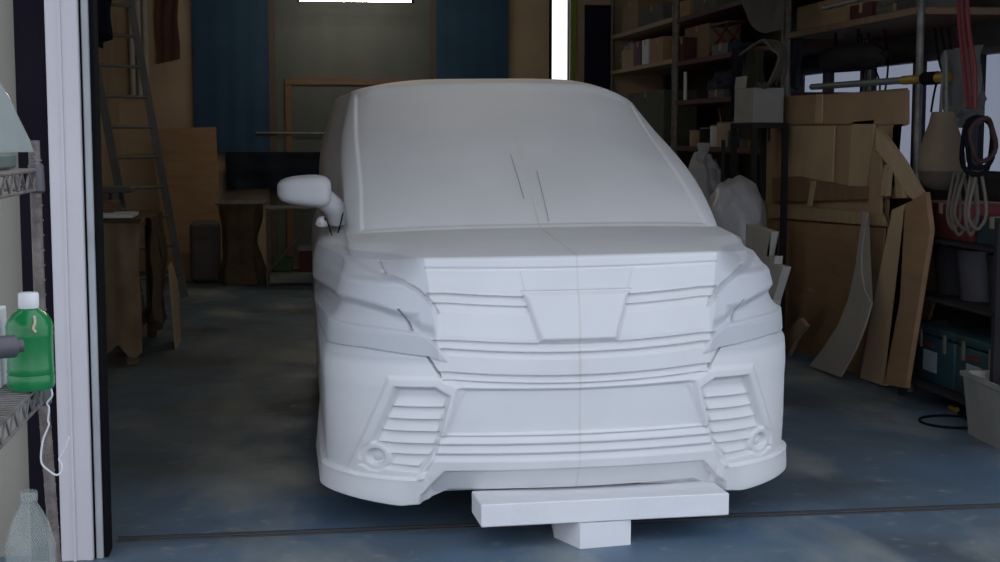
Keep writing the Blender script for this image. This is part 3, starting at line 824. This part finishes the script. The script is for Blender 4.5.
# ceiling light batten near the back
lx0, lx1 = at(300, 0, Y=15.6), at(411, 0, Y=15.6)
hw = (lx1.x - lx0.x) / 2
M['lit'] = mat('lit_tube', (.9, .95, .9), .5, emit=((1, .93, .76), TUBE_POWER))
def batten(x, y, z, label):
    lt = thing('tube_light', label, 'ceiling light', (x, y, z), group='fluorescent battens under the ceiling')
    obj('tube', T([(-hw, 0, .028), (hw, 0, .028)], .016, 12), M['lit'], lt, True)
    obj('housing', B(-hw - .03, hw + .03, -.03, .03, .055, .10, .004), M['black'], lt)
    for s_ in (-1, 1):
        obj('end_holder', B(min(s_ * hw, s_ * (hw + .03)), max(s_ * hw, s_ * (hw + .03)), -.02, .02, .0, .058), M['black'], lt)
        obj('hanger', T([(s_ * hw * .7, 0, .1), (s_ * hw * .7, 0, 3.5 - z)], .005, 6), M['black'], lt)
batten((lx0.x + lx1.x) / 2, 15.6, lx0.z - .02, 'lit fluorescent batten hanging near the back wall, at the top of the view')
batten(.6, 13.0, 3.25, 'unseen fluorescent batten added as fill light over the rear of the car')  # added fill lamp above the view, lifts the dark back of the room
batten(1.0, 8.3, 3.32, 'unseen fluorescent batten added as fill light over the car windscreen')  # added warm fill above the view, brightens windscreen and bonnet

# ================================================================ RIGHT: shelving along the wall
SX = 3.72
def shelf_unit(label, ys, zs, mat_post, mat_board, x1=4.36, edge=None):
    t = thing('shelving_rack', label, 'rack', (SX, ys[0], 0), group='storage racks along the right wall')
    for y in ys:
        for x in (SX, x1): obj('post', T([(x - SX, y - ys[0], 0), (x - SX, y - ys[0], 3.2)], .022, 10), mat_post, t, True)
    for z in zs:
        obj('shelf_board', B(-.02, x1 - SX + .02, 0.02, ys[-1] - ys[0] - .02, z - .045, z, .003), mat_board, t)
    return t
zA = [at(640, 27, X=SX - .02).z, at(640, 65, X=SX - .02).z, 1.45, .7]
shelf_unit('farthest storage rack on the right with pale timber shelves', (14.05, 16.9), zA, M['old_steel'], M['pine'])
zB = [at(700, 12, X=SX).z, at(700, 58, X=SX).z, at(700, 99, X=SX).z, at(710, 147, X=SX).z, .35]
shelf_unit('middle storage rack with dark red shelves above the plastic sacks', (10.78, 13.95), zB, M['steel'], M['dark_red'])
zC = at(789, 33, X=SX).z
shelf_unit('nearest storage rack with one high shelf over the windows', (8.32, 10.68), [zC], M['steel'], M['ply_dark'])

def carton(x, y, z, sx, sy, sz, m, label, name='cardboard_box', cat='box', rz=0., group='boxes and tins on the racks'):
    t = thing(name, label, cat, (x, y, z), (0, 0, R(rz)), group)
    obj('box_body', B(-sx / 2, sx / 2, -sy / 2, sy / 2, 0, sz, .003), m, t)
    bm = B(-sx / 2 - .001, sx / 2 + .001, -.025, .025, sz, sz + .0015); box(bm, -sx / 2 - .0015, -sx / 2, -.025, .025, sz - .06, sz)
    obj('tape', bm, M['card_light'], t)
    return t
def px_box(x0, x1, y0, z, sx, m, label, X=SX + .02, name='cardboard_box', cat='box', group='boxes and tins on the racks'):
    """box standing at height z, seen between columns x0..x1 with its top at row y0, its face on plane X"""
    a, b = at(x0, y0, X=X), at(x1, y0, X=X)
    ya, yb = max(a.y, b.y), min(a.y, b.y)
    h_ = max(.04, (a.z + b.z) / 2 - z)
    return carton(X + sx / 2, (ya + yb) / 2, z + .002, sx, ya - yb, h_, m, label, name, cat, group=group)
z0, z1 = zA[0], zA[1]
px_box(622, 638, 2, z0, .4, M['ply'], 'brown box on the top shelf of the farthest rack', )
px_box(640, 663, 6, z0, .35, M['grey_cloth'], 'grey carton on the top shelf of the farthest rack')
px_box(622, 633, 50, z1, .3, M['card_light'], 'small tan box on the second shelf of the farthest rack')
px_box(634, 641, 42, z1, .3, M['red'], 'red box on the second shelf of the farthest rack')
px_box(642, 648, 40, z1, .25, M['white'], 'white tin on the second shelf of the farthest rack', name='tin', cat='tin')
px_box(650, 663, 38, z1, .3, M['card'], 'taller tan box at the near end of the second shelf, farthest rack')
p = at(616, 58, X=SX + .04)
o = obj('crumpled_bag', put(blob(.12, .2, .30, .35, 4, 2), (SX + .2, 16.68, z1 + .002)), M['bag'], None, True); tag(o, 'crumpled silvery plastic bag on the far end of the rack shelf', 'bag')
px_box(628, 664, 92, 1.45, .35, M['olive'], 'olive panel box on the third shelf of the farthest rack')
zb0, zb1, zb2, zb3 = zB[:4]
px_box(672, 690, 2, zb0, .4, M['card'], 'brown carton on the top shelf of the middle rack')
px_box(694, 716, -4, zb0, .4, M['grey_cloth'], 'grey carton on the top shelf of the middle rack')
px_box(685, 709, 26, zb1, .3, M['beige_cloth'], 'pale square carton on the second shelf of the middle rack', X=SX + .15)
# red folding frame in front of it
fr = thing('folding_stool', 'dark red folding stool frame on the second shelf of the middle rack', 'stool', (SX + .03, 12.6, zb1 + .002))
for k, (a, b) in enumerate((((0, -.35, 0), (0, .25, .26)), ((0, .35, 0), (0, -.25, .26)), ((.12, -.35, 0), (.12, .25, .26)), ((.12, .35, 0), (.12, -.25, .26)))):
    obj('leg', T([(a[0] + .012, a[1], .012), b], .012, 8), M['red'], fr, True)
obj('seat', B(-.01, .14, -.3, .3, .262, .285, .005), M['dark_red'], fr)
px_box(679, 684, 38, zb1, .3, M['dark_red'], 'dark red tin at the far end of the second shelf, middle rack', name='tin', cat='tin')
px_box(712, 728, 44, zb1, .3, M['teal'], 'teal box at the near end of the second shelf, middle rack')
o = obj('blue_bundle', put(blob(.16, .55, .24, .3, 3, 4), (SX + .2, 12.75, zb2 + .002)), M['navy'], None, True); tag(o, 'navy cloth bundle on the third shelf of the middle rack', 'bundle')
o = obj('white_tube', T([(SX + .0, 13.62, zb2 + .003), (SX + .0, 13.62, zb2 + .27)], .018, 10), M['white'], None, True); tag(o, 'short white tube standing on the third shelf of the middle rack', 'tube')
px_box(708, 724, 90, zb2, .3, M['grey_cloth'], 'grey box at the near end of the third shelf, middle rack')
# tool clutter on the fourth shelf
cols = ['red', 'grey_cloth', 'yellow', 'steel', 'teal', 'card_light', 'white', 'dark_cloth', 'pine']
names = ['red paint tin', 'grey canister', 'mustard tin', 'steel can', 'teal can', 'tan jar', 'white jar', 'black can', 'pale wooden pot']
for k in range(9):
    y = 11.0 + k * .30; h_ = .14 + .07 * ((k * 7) % 4) / 3; r_ = .055 + .012 * (k % 3)
    t = thing('tin', '%s on the fourth shelf of the middle rack' % names[k], 'tin', (SX + .07, y, zb3 + .002), group='tins on the fourth shelf of the middle rack')
    obj('tin_body', lathe(bmesh.new(), [(r_ * .96, 0), (r_, .004), (r_, h_ - .006), (r_ * .97, h_)], 20), M[cols[k]], t, True)
    obj('lid', lathe(bmesh.new(), [(r_ * 1.03, h_), (r_ * 1.03, h_ + .012), (r_ * .9, h_ + .014)], 20), M['steel'], t, True)
for k, (y, lean, mm) in enumerate(((11.6, .3, 'pine'), (12.2, -.25, 'yellow'), (12.9, .2, 'steel'))):
    o = obj('hand_tool', T([(SX + .2, y, zb3 + .012), (SX + .18, y + lean, zb3 + .36)], .012, 8), M[mm], None, True)
    tag(o, ['pale wooden', 'yellow', 'steel'][k] + ' tool handle sticking up behind the tins on the rack', 'tool', 'tool handles behind the tins')
for k, (y, r_, mm, lb) in enumerate(((11.3, .13, 'old_steel', 'rusty motor on the lowest shelf level seen beside the windscreen'), (12.4, .15, 'olive', 'olive drum on the low shelf beside the windscreen'))):
    o = obj('drum', put(lathe(bmesh.new(), [(r_, 0), (r_, .01), (r_ * .97, .02), (r_ * .97, .3), (r_, .31), (r_, .33), (.01, .33)], 24), (SX + .25, y, .352)), M[mm], None, True); tag(o, lb, 'drum')

# sheets and ropes hanging at the post between the racks
def drape(name, x0, x1, yt, yb, X, m, label, cat, amp=.04, fold=5, wob=0., narrow=0., group=None):
    a, b = at(x0, yt, X=X), at(x1, yt, X=X); zb = at((x0 + x1) / 2, yb, X=X).z
    def P(s, t):
        y = a.y + (b.y - a.y) * (.5 + (s - .5) * (1 - narrow * t)); n = noise.noise(Vector((s * 3, t * 2.5, x0)))
        return Vector((X + amp * math.sin(s * fold * PI) * (.4 + .6 * t) + amp * n, y + wob * t * t + .03 * n, a.z - (a.z - zb) * t * (1 - .12 * abs(math.sin(s * 3 + 1)))))
    o = obj(name, sheet(P, 40, 30), m, None, True); return tag(o, label, cat, group)
def P(s, t):
    a, b = at(738, 0, X=3.42), at(787, 0, X=3.42)
    zb = at(768, 33, X=3.42).z + .42 * (1 - min(1, s * 1.5)) ** 2
    n = noise.noise(Vector((s * 4, t * 3, 1)))
    return Vector((3.40 + .12 * math.sin(t * PI) * math.sin(s * PI) + .05 * n + .03 * math.sin(s * 15) * (1 - t), a.y + (b.y - a.y) * s + .04 * n, 3.05 - (3.05 - zb) * t))
o = obj('dust_sheet', sheet(P, 36, 20, .006), mat('grey_sheet', (.22, .21, .20), .9), None, True); tag(o, 'grey dust sheet sagging high up between the racks', 'sheet')
drape('green_cloth', 744, 764, 52, 150, 3.65, M['olive'], 'long olive green cloth hanging left of the white carton', 'cloth', .04, 5, 0, -.5)
drape('blue_cloth', 733, 747, 48, 125, 3.66, M['navy'], 'long navy cloth hanging beside the olive cloth', 'cloth', .05, 6, 0, -.2)
for k in range(5):
    pts = [at(740 + 3 * k, 55 - 2 * k, X=3.5 - .03 * k), at(756 + 2 * k, 44 - k, X=3.46 - .03 * k), at(772, 41 + 2 * k, X=3.46 - .03 * k), at(783 - k, 46 + 3 * k, X=3.5 - .03 * k), at(787 - 5 * k, 62 + 6 * k, X=3.5 - .03 * k), at(782 - 6 * k, 84, X=3.5 - .03 * k)]
    o = obj('rope', T(smooth_path(pts, 6), .012, 7), M['rope'], None, True)
    tag(o, 'tan rope slung over the hook left of the steel post', 'rope', 'tan ropes slung left of the post')
# white cartons
cb = thing('white_carton', 'tall white carton standing left of the cardboard panels', 'box', (3.47, 10.68, 1.66), (0, 0, R(3)))
obj('box_body', B(-.12, .12, -.26, .14, 0, .26, .003), mat('dull_white', (.36, .35, .33), .8), cb)
obj('flap', put(B(-.001, .003, -.10, .14, 0, .09), (-.12, 0, .262), 0, 0, 6), mat('dull_white2', (.40, .39, .37), .8), cb)
st2 = thing('wooden_stand', 'dark wooden stand under the white carton', 'stand', (3.47, 10.62, 0))
obj('stand_top', B(-.14, .14, -.3, .25, 1.62, 1.658, .003), M['dark_cloth'], st2)
for x in (-.12, .12):
    for y in (-.28, .22): obj('leg', B(x - .02, x + .02, y - .02, y + .02, 0, 1.62), M['dark_cloth'], st2)
# plastic sacks beside the windscreen
pk = at(747, 228, X=3.35)
t = thing('plastic_sack', 'full white plastic sack right of the car windscreen', 'sack', (3.09, 9.92, .0))
stnd = obj('foam_crate', B(2.86, 3.32, 9.6, 10.25, 0, .60, .01), M['dark_cloth']); tag(stnd, 'low dark crate under the full white plastic sack', 'crate')
t.location.z = .602
obj('sack_body', blob(.22, .27, .66, .13, 3, 5), M['bag'], t, True)
t = thing('plastic_sack', 'tall translucent plastic sack behind the dark pole, nearer the windscreen', 'sack', (3.43, 11.95, .602))
o = obj('foam_crate', B(3.18, 3.66, 11.65, 12.25, 0, .60, .01), M['dark_cloth']); tag(o, 'low dark crate under the tall translucent plastic sack', 'crate')
obj('sack_body', blob(.19, .24, .80, .22, 3, 9), M['bag'], t, True)
bm = bmesh.new(); lathe(bm, [(.05, .74), (.03, .79), (.06, .88), (.045, .90)], 16); obj('tied_neck', bm, M['bag'], t, True)
a = at(722, 225, X=3.2)
o = obj('dark_pole', T([(a.x, a.y, 0), (a.x, a.y, at(721, 140, X=3.2).z)], .016, 8), M['dark_cloth'], None, True); tag(o, 'thin dark upright pole between the two plastic sacks', 'pole')

# -------- board panels along the right side
PX = 3.62
def board(pts, m, label, X=PX, th=.02, name='board', cat='board', group='boards and panels stacked on the right', lean=0.):
    P3 = []
    for x, y in pts:
        q = at(x, y, X=X); P3.append(q)
    for q in P3:
        if q.z < 0: q.z = 0
    o = obj(name, prism(P3, th, (1, 0, 0)), M[m] if isinstance(m, str) else m); tag(o, label, cat, group); return o
board([(762, 228), (768, 100), (905, 88), (905, 125), (893, 128), (884, 320), (880, 384), (800, 352), (770, 340)], 'card', 'tall cardboard panel backing the whole stack beside the car', 3.672, .02)
board([(771, 97), (905, 90), (905, 124), (771, 124)], 'card', 'top band of brown board across the stack', 3.655, .03)
board([(816, 94), (822, 94), (821, 123), (815, 123)], 'card_light', 'short pale batten on the top band of board', 3.645, .01, 'batten', 'batten')
board([(790, 126), (834, 126), (832, 182), (788, 178)], 'card_light', 'pale square panel below the top band of board', 3.652, .015)
board([(852, 122), (874, 120), (864, 190), (848, 190)], 'card_light', 'slanting pale board right of the square panel', 3.655, .03)
board([(772, 178), (800, 176), (845, 186), (905, 186), (905, 198), (840, 200), (772, 202)], 'ply_dark', 'curved dark rib across the middle of the stack', 3.645, .04, 'curved_rib', 'rib')
board([(811, 181), (815, 181), (811, 206), (807, 206)], 'card_light', 'small pale upright batten under the curved rib', 3.635, .01, 'batten', 'batten')
board([(766, 204), (862, 212), (880, 214), (884, 226), (766, 217)], 'pine', 'thin pine rail above the big brown sheet', 3.625, .03, 'batten', 'batten')
board([(766, 219), (884, 228), (878, 384), (800, 350), (766, 336)], 'ply', 'big dark brown plywood sheet behind the curved template', 3.64, .015)
# rib frame with arched cut-outs on the right
bm = None
board([(876, 128), (884, 136), (902, 160), (921, 193), (921, 204), (908, 196), (890, 168), (876, 150)], 'card_light', 'arched plywood rim curving down to the right post', 3.56, .03, 'arched_rim', 'rib')
board([(884, 165), (889, 165), (886, 196), (880, 196)], 'card_light', 'first thin strut behind the arched rim', 3.60, .03, 'strut', 'strut')
board([(894, 172), (899, 176), (902, 198), (896, 198)], 'card', 'second thin strut behind the arched rim', 3.60, .03, 'strut', 'strut')
board([(872, 150), (880, 155), (880, 214), (868, 214)], 'card', 'upright board behind the thin struts', 3.62, .02, 'upright_board')
board([(892, 210), (918, 198), (912, 262), (893, 330), (884, 386), (860, 378), (872, 310)], 'card_light', 'tall pale board leaning upright at the right end of the stack', 3.60, .03, 'leaning_board')
board([(905, 205), (925, 192), (930, 230), (905, 388), (884, 384), (900, 300)], 'ply', 'tall brown board leaning against the rack post', 3.54, .03, 'leaning_board')
o = board([(926, 232), (940, 222), (945, 262), (924, 332), (910, 300)], 'ply_dark', 'dark narrow board behind the rack post above the tool cases', 3.80, .02, 'leaning_board')
# curved grey template leaning in front
tm = [(863, 210), (867, 213), (864, 228), (861, 250), (861, 272), (864, 290), (871, 304), (865, 325), (855, 350), (840, 377), (824, 371), (809, 366), (823, 348), (838, 325), (848, 300), (855, 268), (859, 238)]
mt = mat('grey_template', (.36, .33, .29), .8, (.29, .26, .23), scale=3)
P3 = []
for x, y in tm:
    q = at(x, y, X=3.50); zz = max(q.z, 0); q2 = at(x, y, X=3.42 + .16 * min(1, zz / 1.1)); q2.z = max(q2.z, 0); P3.append(q2)
o = obj('curved_template', prism(P3, .012, (1, 0, .0)), mt); tag(o, 'pale grey crescent shaped template leaning on the brown plywood', 'template')
# foam offcuts between car and boards
for k, (pts, X, lb) in enumerate((
        ([(746, 224), (771, 232), (766, 258), (766, 300), (742, 300)], 2.75, 'tallest pale foam offcut behind the car headlamp'),
        ([(764, 256), (775, 256), (774, 266), (768, 330), (760, 330)], 2.72, 'narrow pale foam offcut between its two neighbours'),
        ([(772, 264), (783, 267), (773, 300), (776, 340), (760, 338)], 2.66, 'pale foam offcut at the outer right, lowest of three'))):
    P3 = [at(x, y, X=X) for x, y in pts]
    lowz = min(q.z for q in P3)
    for q, xx in zip(P3[-2:], (760, 744)):
        q.xyz = at(xx, 300, X=X); q.z = 0
    o = obj('foam_offcut', prism(P3, .05, (1, .1, 0)), M['foam_beige']); tag(o, lb, 'foam offcut', 'foam offcuts leaning behind the car')
for k, (pts, X) in enumerate((([(786, 312), (806, 288), (812, 292), (795, 325), (787, 340)], 3.50), ([(786, 330), (800, 318), (806, 326), (795, 340), (788, 348)], 3.45))):
    P3 = [at(x, y, X=X) for x, y in pts]
    P3[-1].z = 0
    o = obj('wood_offcut', prism(P3, .03, (1, 0, 0)), M['pine' if k else 'ply']); tag(o, ['brown board offcut leaning low beside the car, the taller one', 'small pale wood offcut at the foot of the brown sheet'][k], 'offcut', 'offcuts at the foot of the brown sheet')

# long pipe resting above the boards, yellow end
a, b = at(812, 87, X=3.6), at(948, 77, X=3.6)
pp = thing('long_pole', 'long grey green pole with yellow fittings lying above the board stack', 'pole', a)
v = b - a
obj('pole_tube', T([(0, 0, 0), v * .72], .022, 10), mat('grey_green', (.13, .17, .16), .5), pp, True)
obj('yellow_sleeve', T([v * .72, v * .86], .027, 12), M['yellow'], pp, True)
obj('clamp', T([v * .86, v * .94], .038, 12), M['black'], pp, True)
obj('yellow_tip', T([v * .94, v * 1.0], .03, 12), M['yellow'], pp, True)
# shelf goods above the windows
px_box(797, 845, 2, zC, .4, M['card'], 'large orange brown carton on the high shelf of the nearest rack', X=SX + .05)
px_box(850, 872, 4, zC, .3, M['dark_red'], 'dark red box on the high shelf of the nearest rack', X=SX + .05)
px_box(876, 915, 2, zC, .3, M['grey_cloth'], 'dusty grey box on the high shelf of the nearest rack', X=SX + .05)
o = obj('lumber', T([at(880, 4, X=3.68), at(955, -16, X=3.68)], .02, 8), M['steel'], None, True); tag(o, 'steel rod lying along the edge of the high shelf', 'rod')
# padded black bag hanging under the shelf
a, b = at(815, 66, X=3.8), at(875, 62, X=3.8); yc = (a.y + b.y) / 2; ln = abs(a.y - b.y)
bg_ = thing('black_bag', 'black padded bag with square handle hanging under the high shelf', 'bag', (3.86, yc, at(845, 71, X=3.8).z))
hb = at(845, 44, X=3.8).z - at(845, 71, X=3.8).z
obj('bag_body', blob(.12, ln / 2 * 1.0, hb, .12, 2.2, 3), M['dark_cloth'], bg_, True)
bm = bmesh.new(); hz = zC - .05 - bg_.location.z
tube(bm, [(-.02, -.16, hb * .8), (-.02, -.16, hb + .12), (-.02, .26, hb + .12), (-.02, .26, hb * .8)], .012, 6); obj('handle', bm, M['black'], bg_)
bm = bmesh.new(); tube(bm, [(-.02, .05, hb + .12), (-.02, .05, hz)], .006, 6); obj('hook', bm, M['steel'], bg_)
# window side cables
for k, (x0, x1) in enumerate(((860, 862), (868, 880), (884, 886), (935, 945), (941, 936), (948, 950))):
    pts = [at(x0, 28, X=4.05), at(x0 + 4, 60, X=4.05), at(x1, 85, X=4.05), at(x1 - 5, 112, X=4.05)]
    o = obj('cable', T(smooth_path(pts, 6), .007, 6), M['black'], None, True); tag(o, 'black cable dangling in front of the right wall windows', 'cable', 'cables in front of the windows')
drape('blue_rag', 787, 803, 38, 92, 3.78, mat('slate_cloth', (.06, .07, .10), .9), 'slate blue rag hanging right of the steel post', 'rag', .03, 4)

# -------- hanging bundle at the right
def cone_bag():
    c = at(941, 190, X=3.5); top = at(938, 112, X=3.5)
    t = thing('cloth_bag', 'beige pear shaped cloth bag hanging in front of the rack post', 'bag', (3.5, c.y, c.z))
    h_ = top.z - c.z; W_ = 24.5 / 1440 * c.y
    prof = [(.01, 0), (.35, .005), (.68, .05), (.90, .13), (1.0, .25), (1.0, .36), (.93, .50), (.78, .68), (.58, .85), (.48, 1.0)]
    bm = lathe(bmesh.new(), [(r * W_, z * h_) for r, z in prof], 40, lambda a, z: .03 * math.sin(5 * a) * z / h_)
    obj('bag_body', bm, mat('dull_beige', (.16, .115, .075), .9, (.12, .085, .055)), t, True)
    bm = lathe(bmesh.new(), [(r * W_ * 1.015, z * h_) for r, z in prof[1:5]], 40, cap=(False, False)); obj('bottom_band', bm, mat('dark_band', (.07, .05, .035), .9), t, True)
    bm = bmesh.new(); tube(bm, smooth_path([(0, W_ * .28, h_ * .98), (0, W_ * .2, h_ * 1.3), (0, 0, h_ * 1.75), (0, -W_ * .2, h_ * 1.3), (0, -W_ * .28, h_ * .98)], 5), .009, 6)
    obj('strap', bm, M['grey_cloth'], t, True)
    return t
cone_bag()
drape('white_cloth', 944, 984, 50, 112, 3.62, mat('pale_cloth', (.24, .23, .24), .9), 'pale cloth hanging at the right beside the red straps', 'cloth', .05, 4, 0, .2)
for k, x in enumerate((964, 968, 973)):
    pts = [at(x - 6, -6, X=3.45), at(x - 4, 30, X=3.45), at(x + k, 70, X=3.45), at(x + 4 - k, 108, X=3.45)]
    o = obj('red_strap', T(smooth_path(pts, 5), .011, 6), M['red'], None, True); tag(o, 'red strap hanging over the pale cloth at the right', 'strap', 'red straps at the right edge')
# darker sling bundle
o = obj('dark_sling', put(blob(.10, .17, .30, .3, 3, 12), at(962, 128, X=3.80)), M['grey_cloth'], None, True); tag(o, 'grey crumpled sling bundle hanging above the beige bag', 'bundle')
for k in range(3):
    c = at(983 - 3 * k, 140 + 3 * k, X=3.5); r_ = .075 + .012 * k
    pts = [c + Vector((r_ * .9 * math.cos(q), .02 * math.sin(3 * q + k), r_ * 1.5 * math.sin(q))) for q in np.linspace(0, 2 * PI, 22)]
    o = obj('hose_loop', T(pts, .013, 8), mat('maroon', (.035, .010, .010), .8) if k == 0 else M['black'], None, True)
    tag(o, ['dark red', 'larger black', 'largest black'][k] + ' hose loop hanging right of the beige bag', 'hose', 'hose loops at the right')
for k in range(5):
    c = at(950 + 8 * k, 203, X=3.52); r_ = .036
    w_ = .04 + .012 * (k % 3); ph = .4 * k
    yo = .025 * (k - 2)
    pts = smooth_path([c + Vector((x_ * w_, yo + y_, z_)) for x_, y_, z_ in ((.2, 0, .17), (.9, .01, .03), (1, .01, -.08), (0, 0, -.14 - .03 * (k % 2)), (-1, -.01, -.07), (-.8, -.01, .04), (-.1, 0, .17))], 5)
    o = obj('rope_loop', T(pts, .009, 7), M['rope'], None, True); tag(o, 'pale rope loop dangling below the beige bag', 'rope', 'rope loops below the beige bag')
# steel pole the hanging goods hook on
a = at(918, 5, X=3.5)
o = obj('hanging_rail', T([(3.52, 7.0, 2.42), (3.52, 9.4, 2.42)], .018, 10), M['steel'], None, True); tag(o, 'steel rail carrying the hanging bag, straps and hoses', 'rail')

# -------- low right: red crate, buckets, tool cases, bin
YR = 8.3
shelf_z = [.02, .52, .98]
rk = thing('low_rack', 'low dark steel rack at the right edge carrying red crate and tool cases', 'rack', (3.57, 7.65, 0))
for y in (-.6, .55):
    for x in (.05, .60): obj('post', B(x - .02, x + .02, y - .02, y + .02, 0, 1.12, .002), M['dark_cloth'], rk)
for z in (.12, .64, .98): obj('shelf_board', B(.03, .62, -.6, .55, z - .02, z, .002), M['dark_cloth'], rk)
carton(3.87, 7.86, .982, .4, .74, .20, M['red'], 'red plastic crate on the upper shelf of the low rack', 'plastic_crate', 'crate', group=None)
carton(3.87, 7.29, .982, .35, .34, .15, M['teal'], 'dark green case at the near end of the low rack, upper shelf', 'tool_case', 'case', group=None)
for k, (y, r_) in enumerate(((7.32, .14), (7.65, .15), (7.98, .14))):
    t = thing('bucket', ['nearest', 'middle', 'farthest'][k] + ' dark bucket on the middle shelf of the low rack', 'bucket', (3.84, y, .642), group='dark buckets on the low rack')
    obj('bucket_body', lathe(bmesh.new(), [(r_ * .8, 0), (r_ * .98, .26), (r_, .27), (r_, .285), (r_ * .93, .285), (r_ * .78, .02), (.01, .02)], 28), M['dark_cloth' if k != 1 else 'blue_black' if 'blue_black' in M else 'tube_grey'], t, True)
    bm = bmesh.new(); tube(bm, [(r_ * 1.02 * math.cos(q), .0 + r_ * 1.02 * math.sin(q) , .27 - .05 * math.cos(q)) for q in np.linspace(0, PI, 14)], .004, 6); obj('handle', bm, M['steel'], t, True)
# generator / tool case, teal with labels
def tool_case(y, label, X=3.665):
    t = thing('tool_case', label, 'case', (X, y, .122), group='teal tool cases on the low rack')
    obj('case_body', B(0, .34, -.27, .27, 0, .28, .02, seg=2), M['teal'], t, True)
    obj('lid', B(-.006, .346, -.276, .276, .285, .34, .015, seg=2), M['teal'], t, True)
    bm = bmesh.new(); tube(bm, smooth_path([(.17, -.14, .34), (.17, -.12, .40), (.17, .12, .40), (.17, .14, .34)], 4), .014, 8); obj('handle', bm, M['black'], t, True)
    obj('sticker', B(-.004, 0.0, -.06, .12, .07, .19), mat('pale_sticker', (.30, .34, .38), .6), t)
    obj('red_label', B(-.005, 0.0, -.02, .12, .215, .24), M['red'], t)
    for q in (.14, -.18): obj('latch', B(-.012, 0, q, q + .03, .2, .31, .002), M['grey_cloth'], t)
    return t
tool_case(7.90, 'teal tool case with pale sticker and red label, low rack, beside the leaning boards')
tool_case(7.345, 'teal tool case with pale sticker, nearer the right edge of the view')
b_ = at(983, 438, Z=0)
bn = thing('plastic_bin', 'pale grey plastic bin on the floor at the right edge', 'bin', (3.63, 6.86, 0), (0, 0, R(-4)))
bm = bmesh.new(); v = []
for z, s in ((0, .86), (.30, 1.0), (.305, 1.04), (.33, 1.04), (.33, .94), (.03, .80)):
    v.append([bm.verts.new((x * s * .17, y * s * .27, z)) for x, y in ((-1, -1), (1, -1), (1, 1), (-1, 1))])
for a, b in zip(v, v[1:]):
    for k in range(4): bm.faces.new((a[k], a[(k + 1) % 4], b[(k + 1) % 4], b[k]))
bm.faces.new(v[0][::-1]); bm.faces.new(v[-1])
bmesh.ops.bevel(bm, geom=[e for e in bm.edges if abs(e.verts[0].co.z - e.verts[1].co.z) > .1], offset=.02, segments=3, affect='EDGES')
obj('bin_body', bm, mat('pale_bin', (.30, .29, .26), .6), bn, True)
cl = at(955, 421, Z=.01); 
pts = [Vector((cl.x + .17 * math.cos(q) * 1.0 - .02, cl.y + .17 * math.sin(q), .008)) for q in np.linspace(.3, 5.4, 24)] + [Vector((3.62, 7.28, .01)), Vector((3.69, 7.6, .008))]
o = obj('floor_cable', T(smooth_path(pts, 3), .007, 7), M['black'], None, True); tag(o, 'black cable looped on the blue floor beside the pale bin', 'cable')
o = obj('orange_plug', T([(3.69, 7.62, .018), (3.69, 7.70, .018)], .016, 10), M['yellow'], None, True); tag(o, 'small yellow plug on the floor behind the pale bin', 'plug')
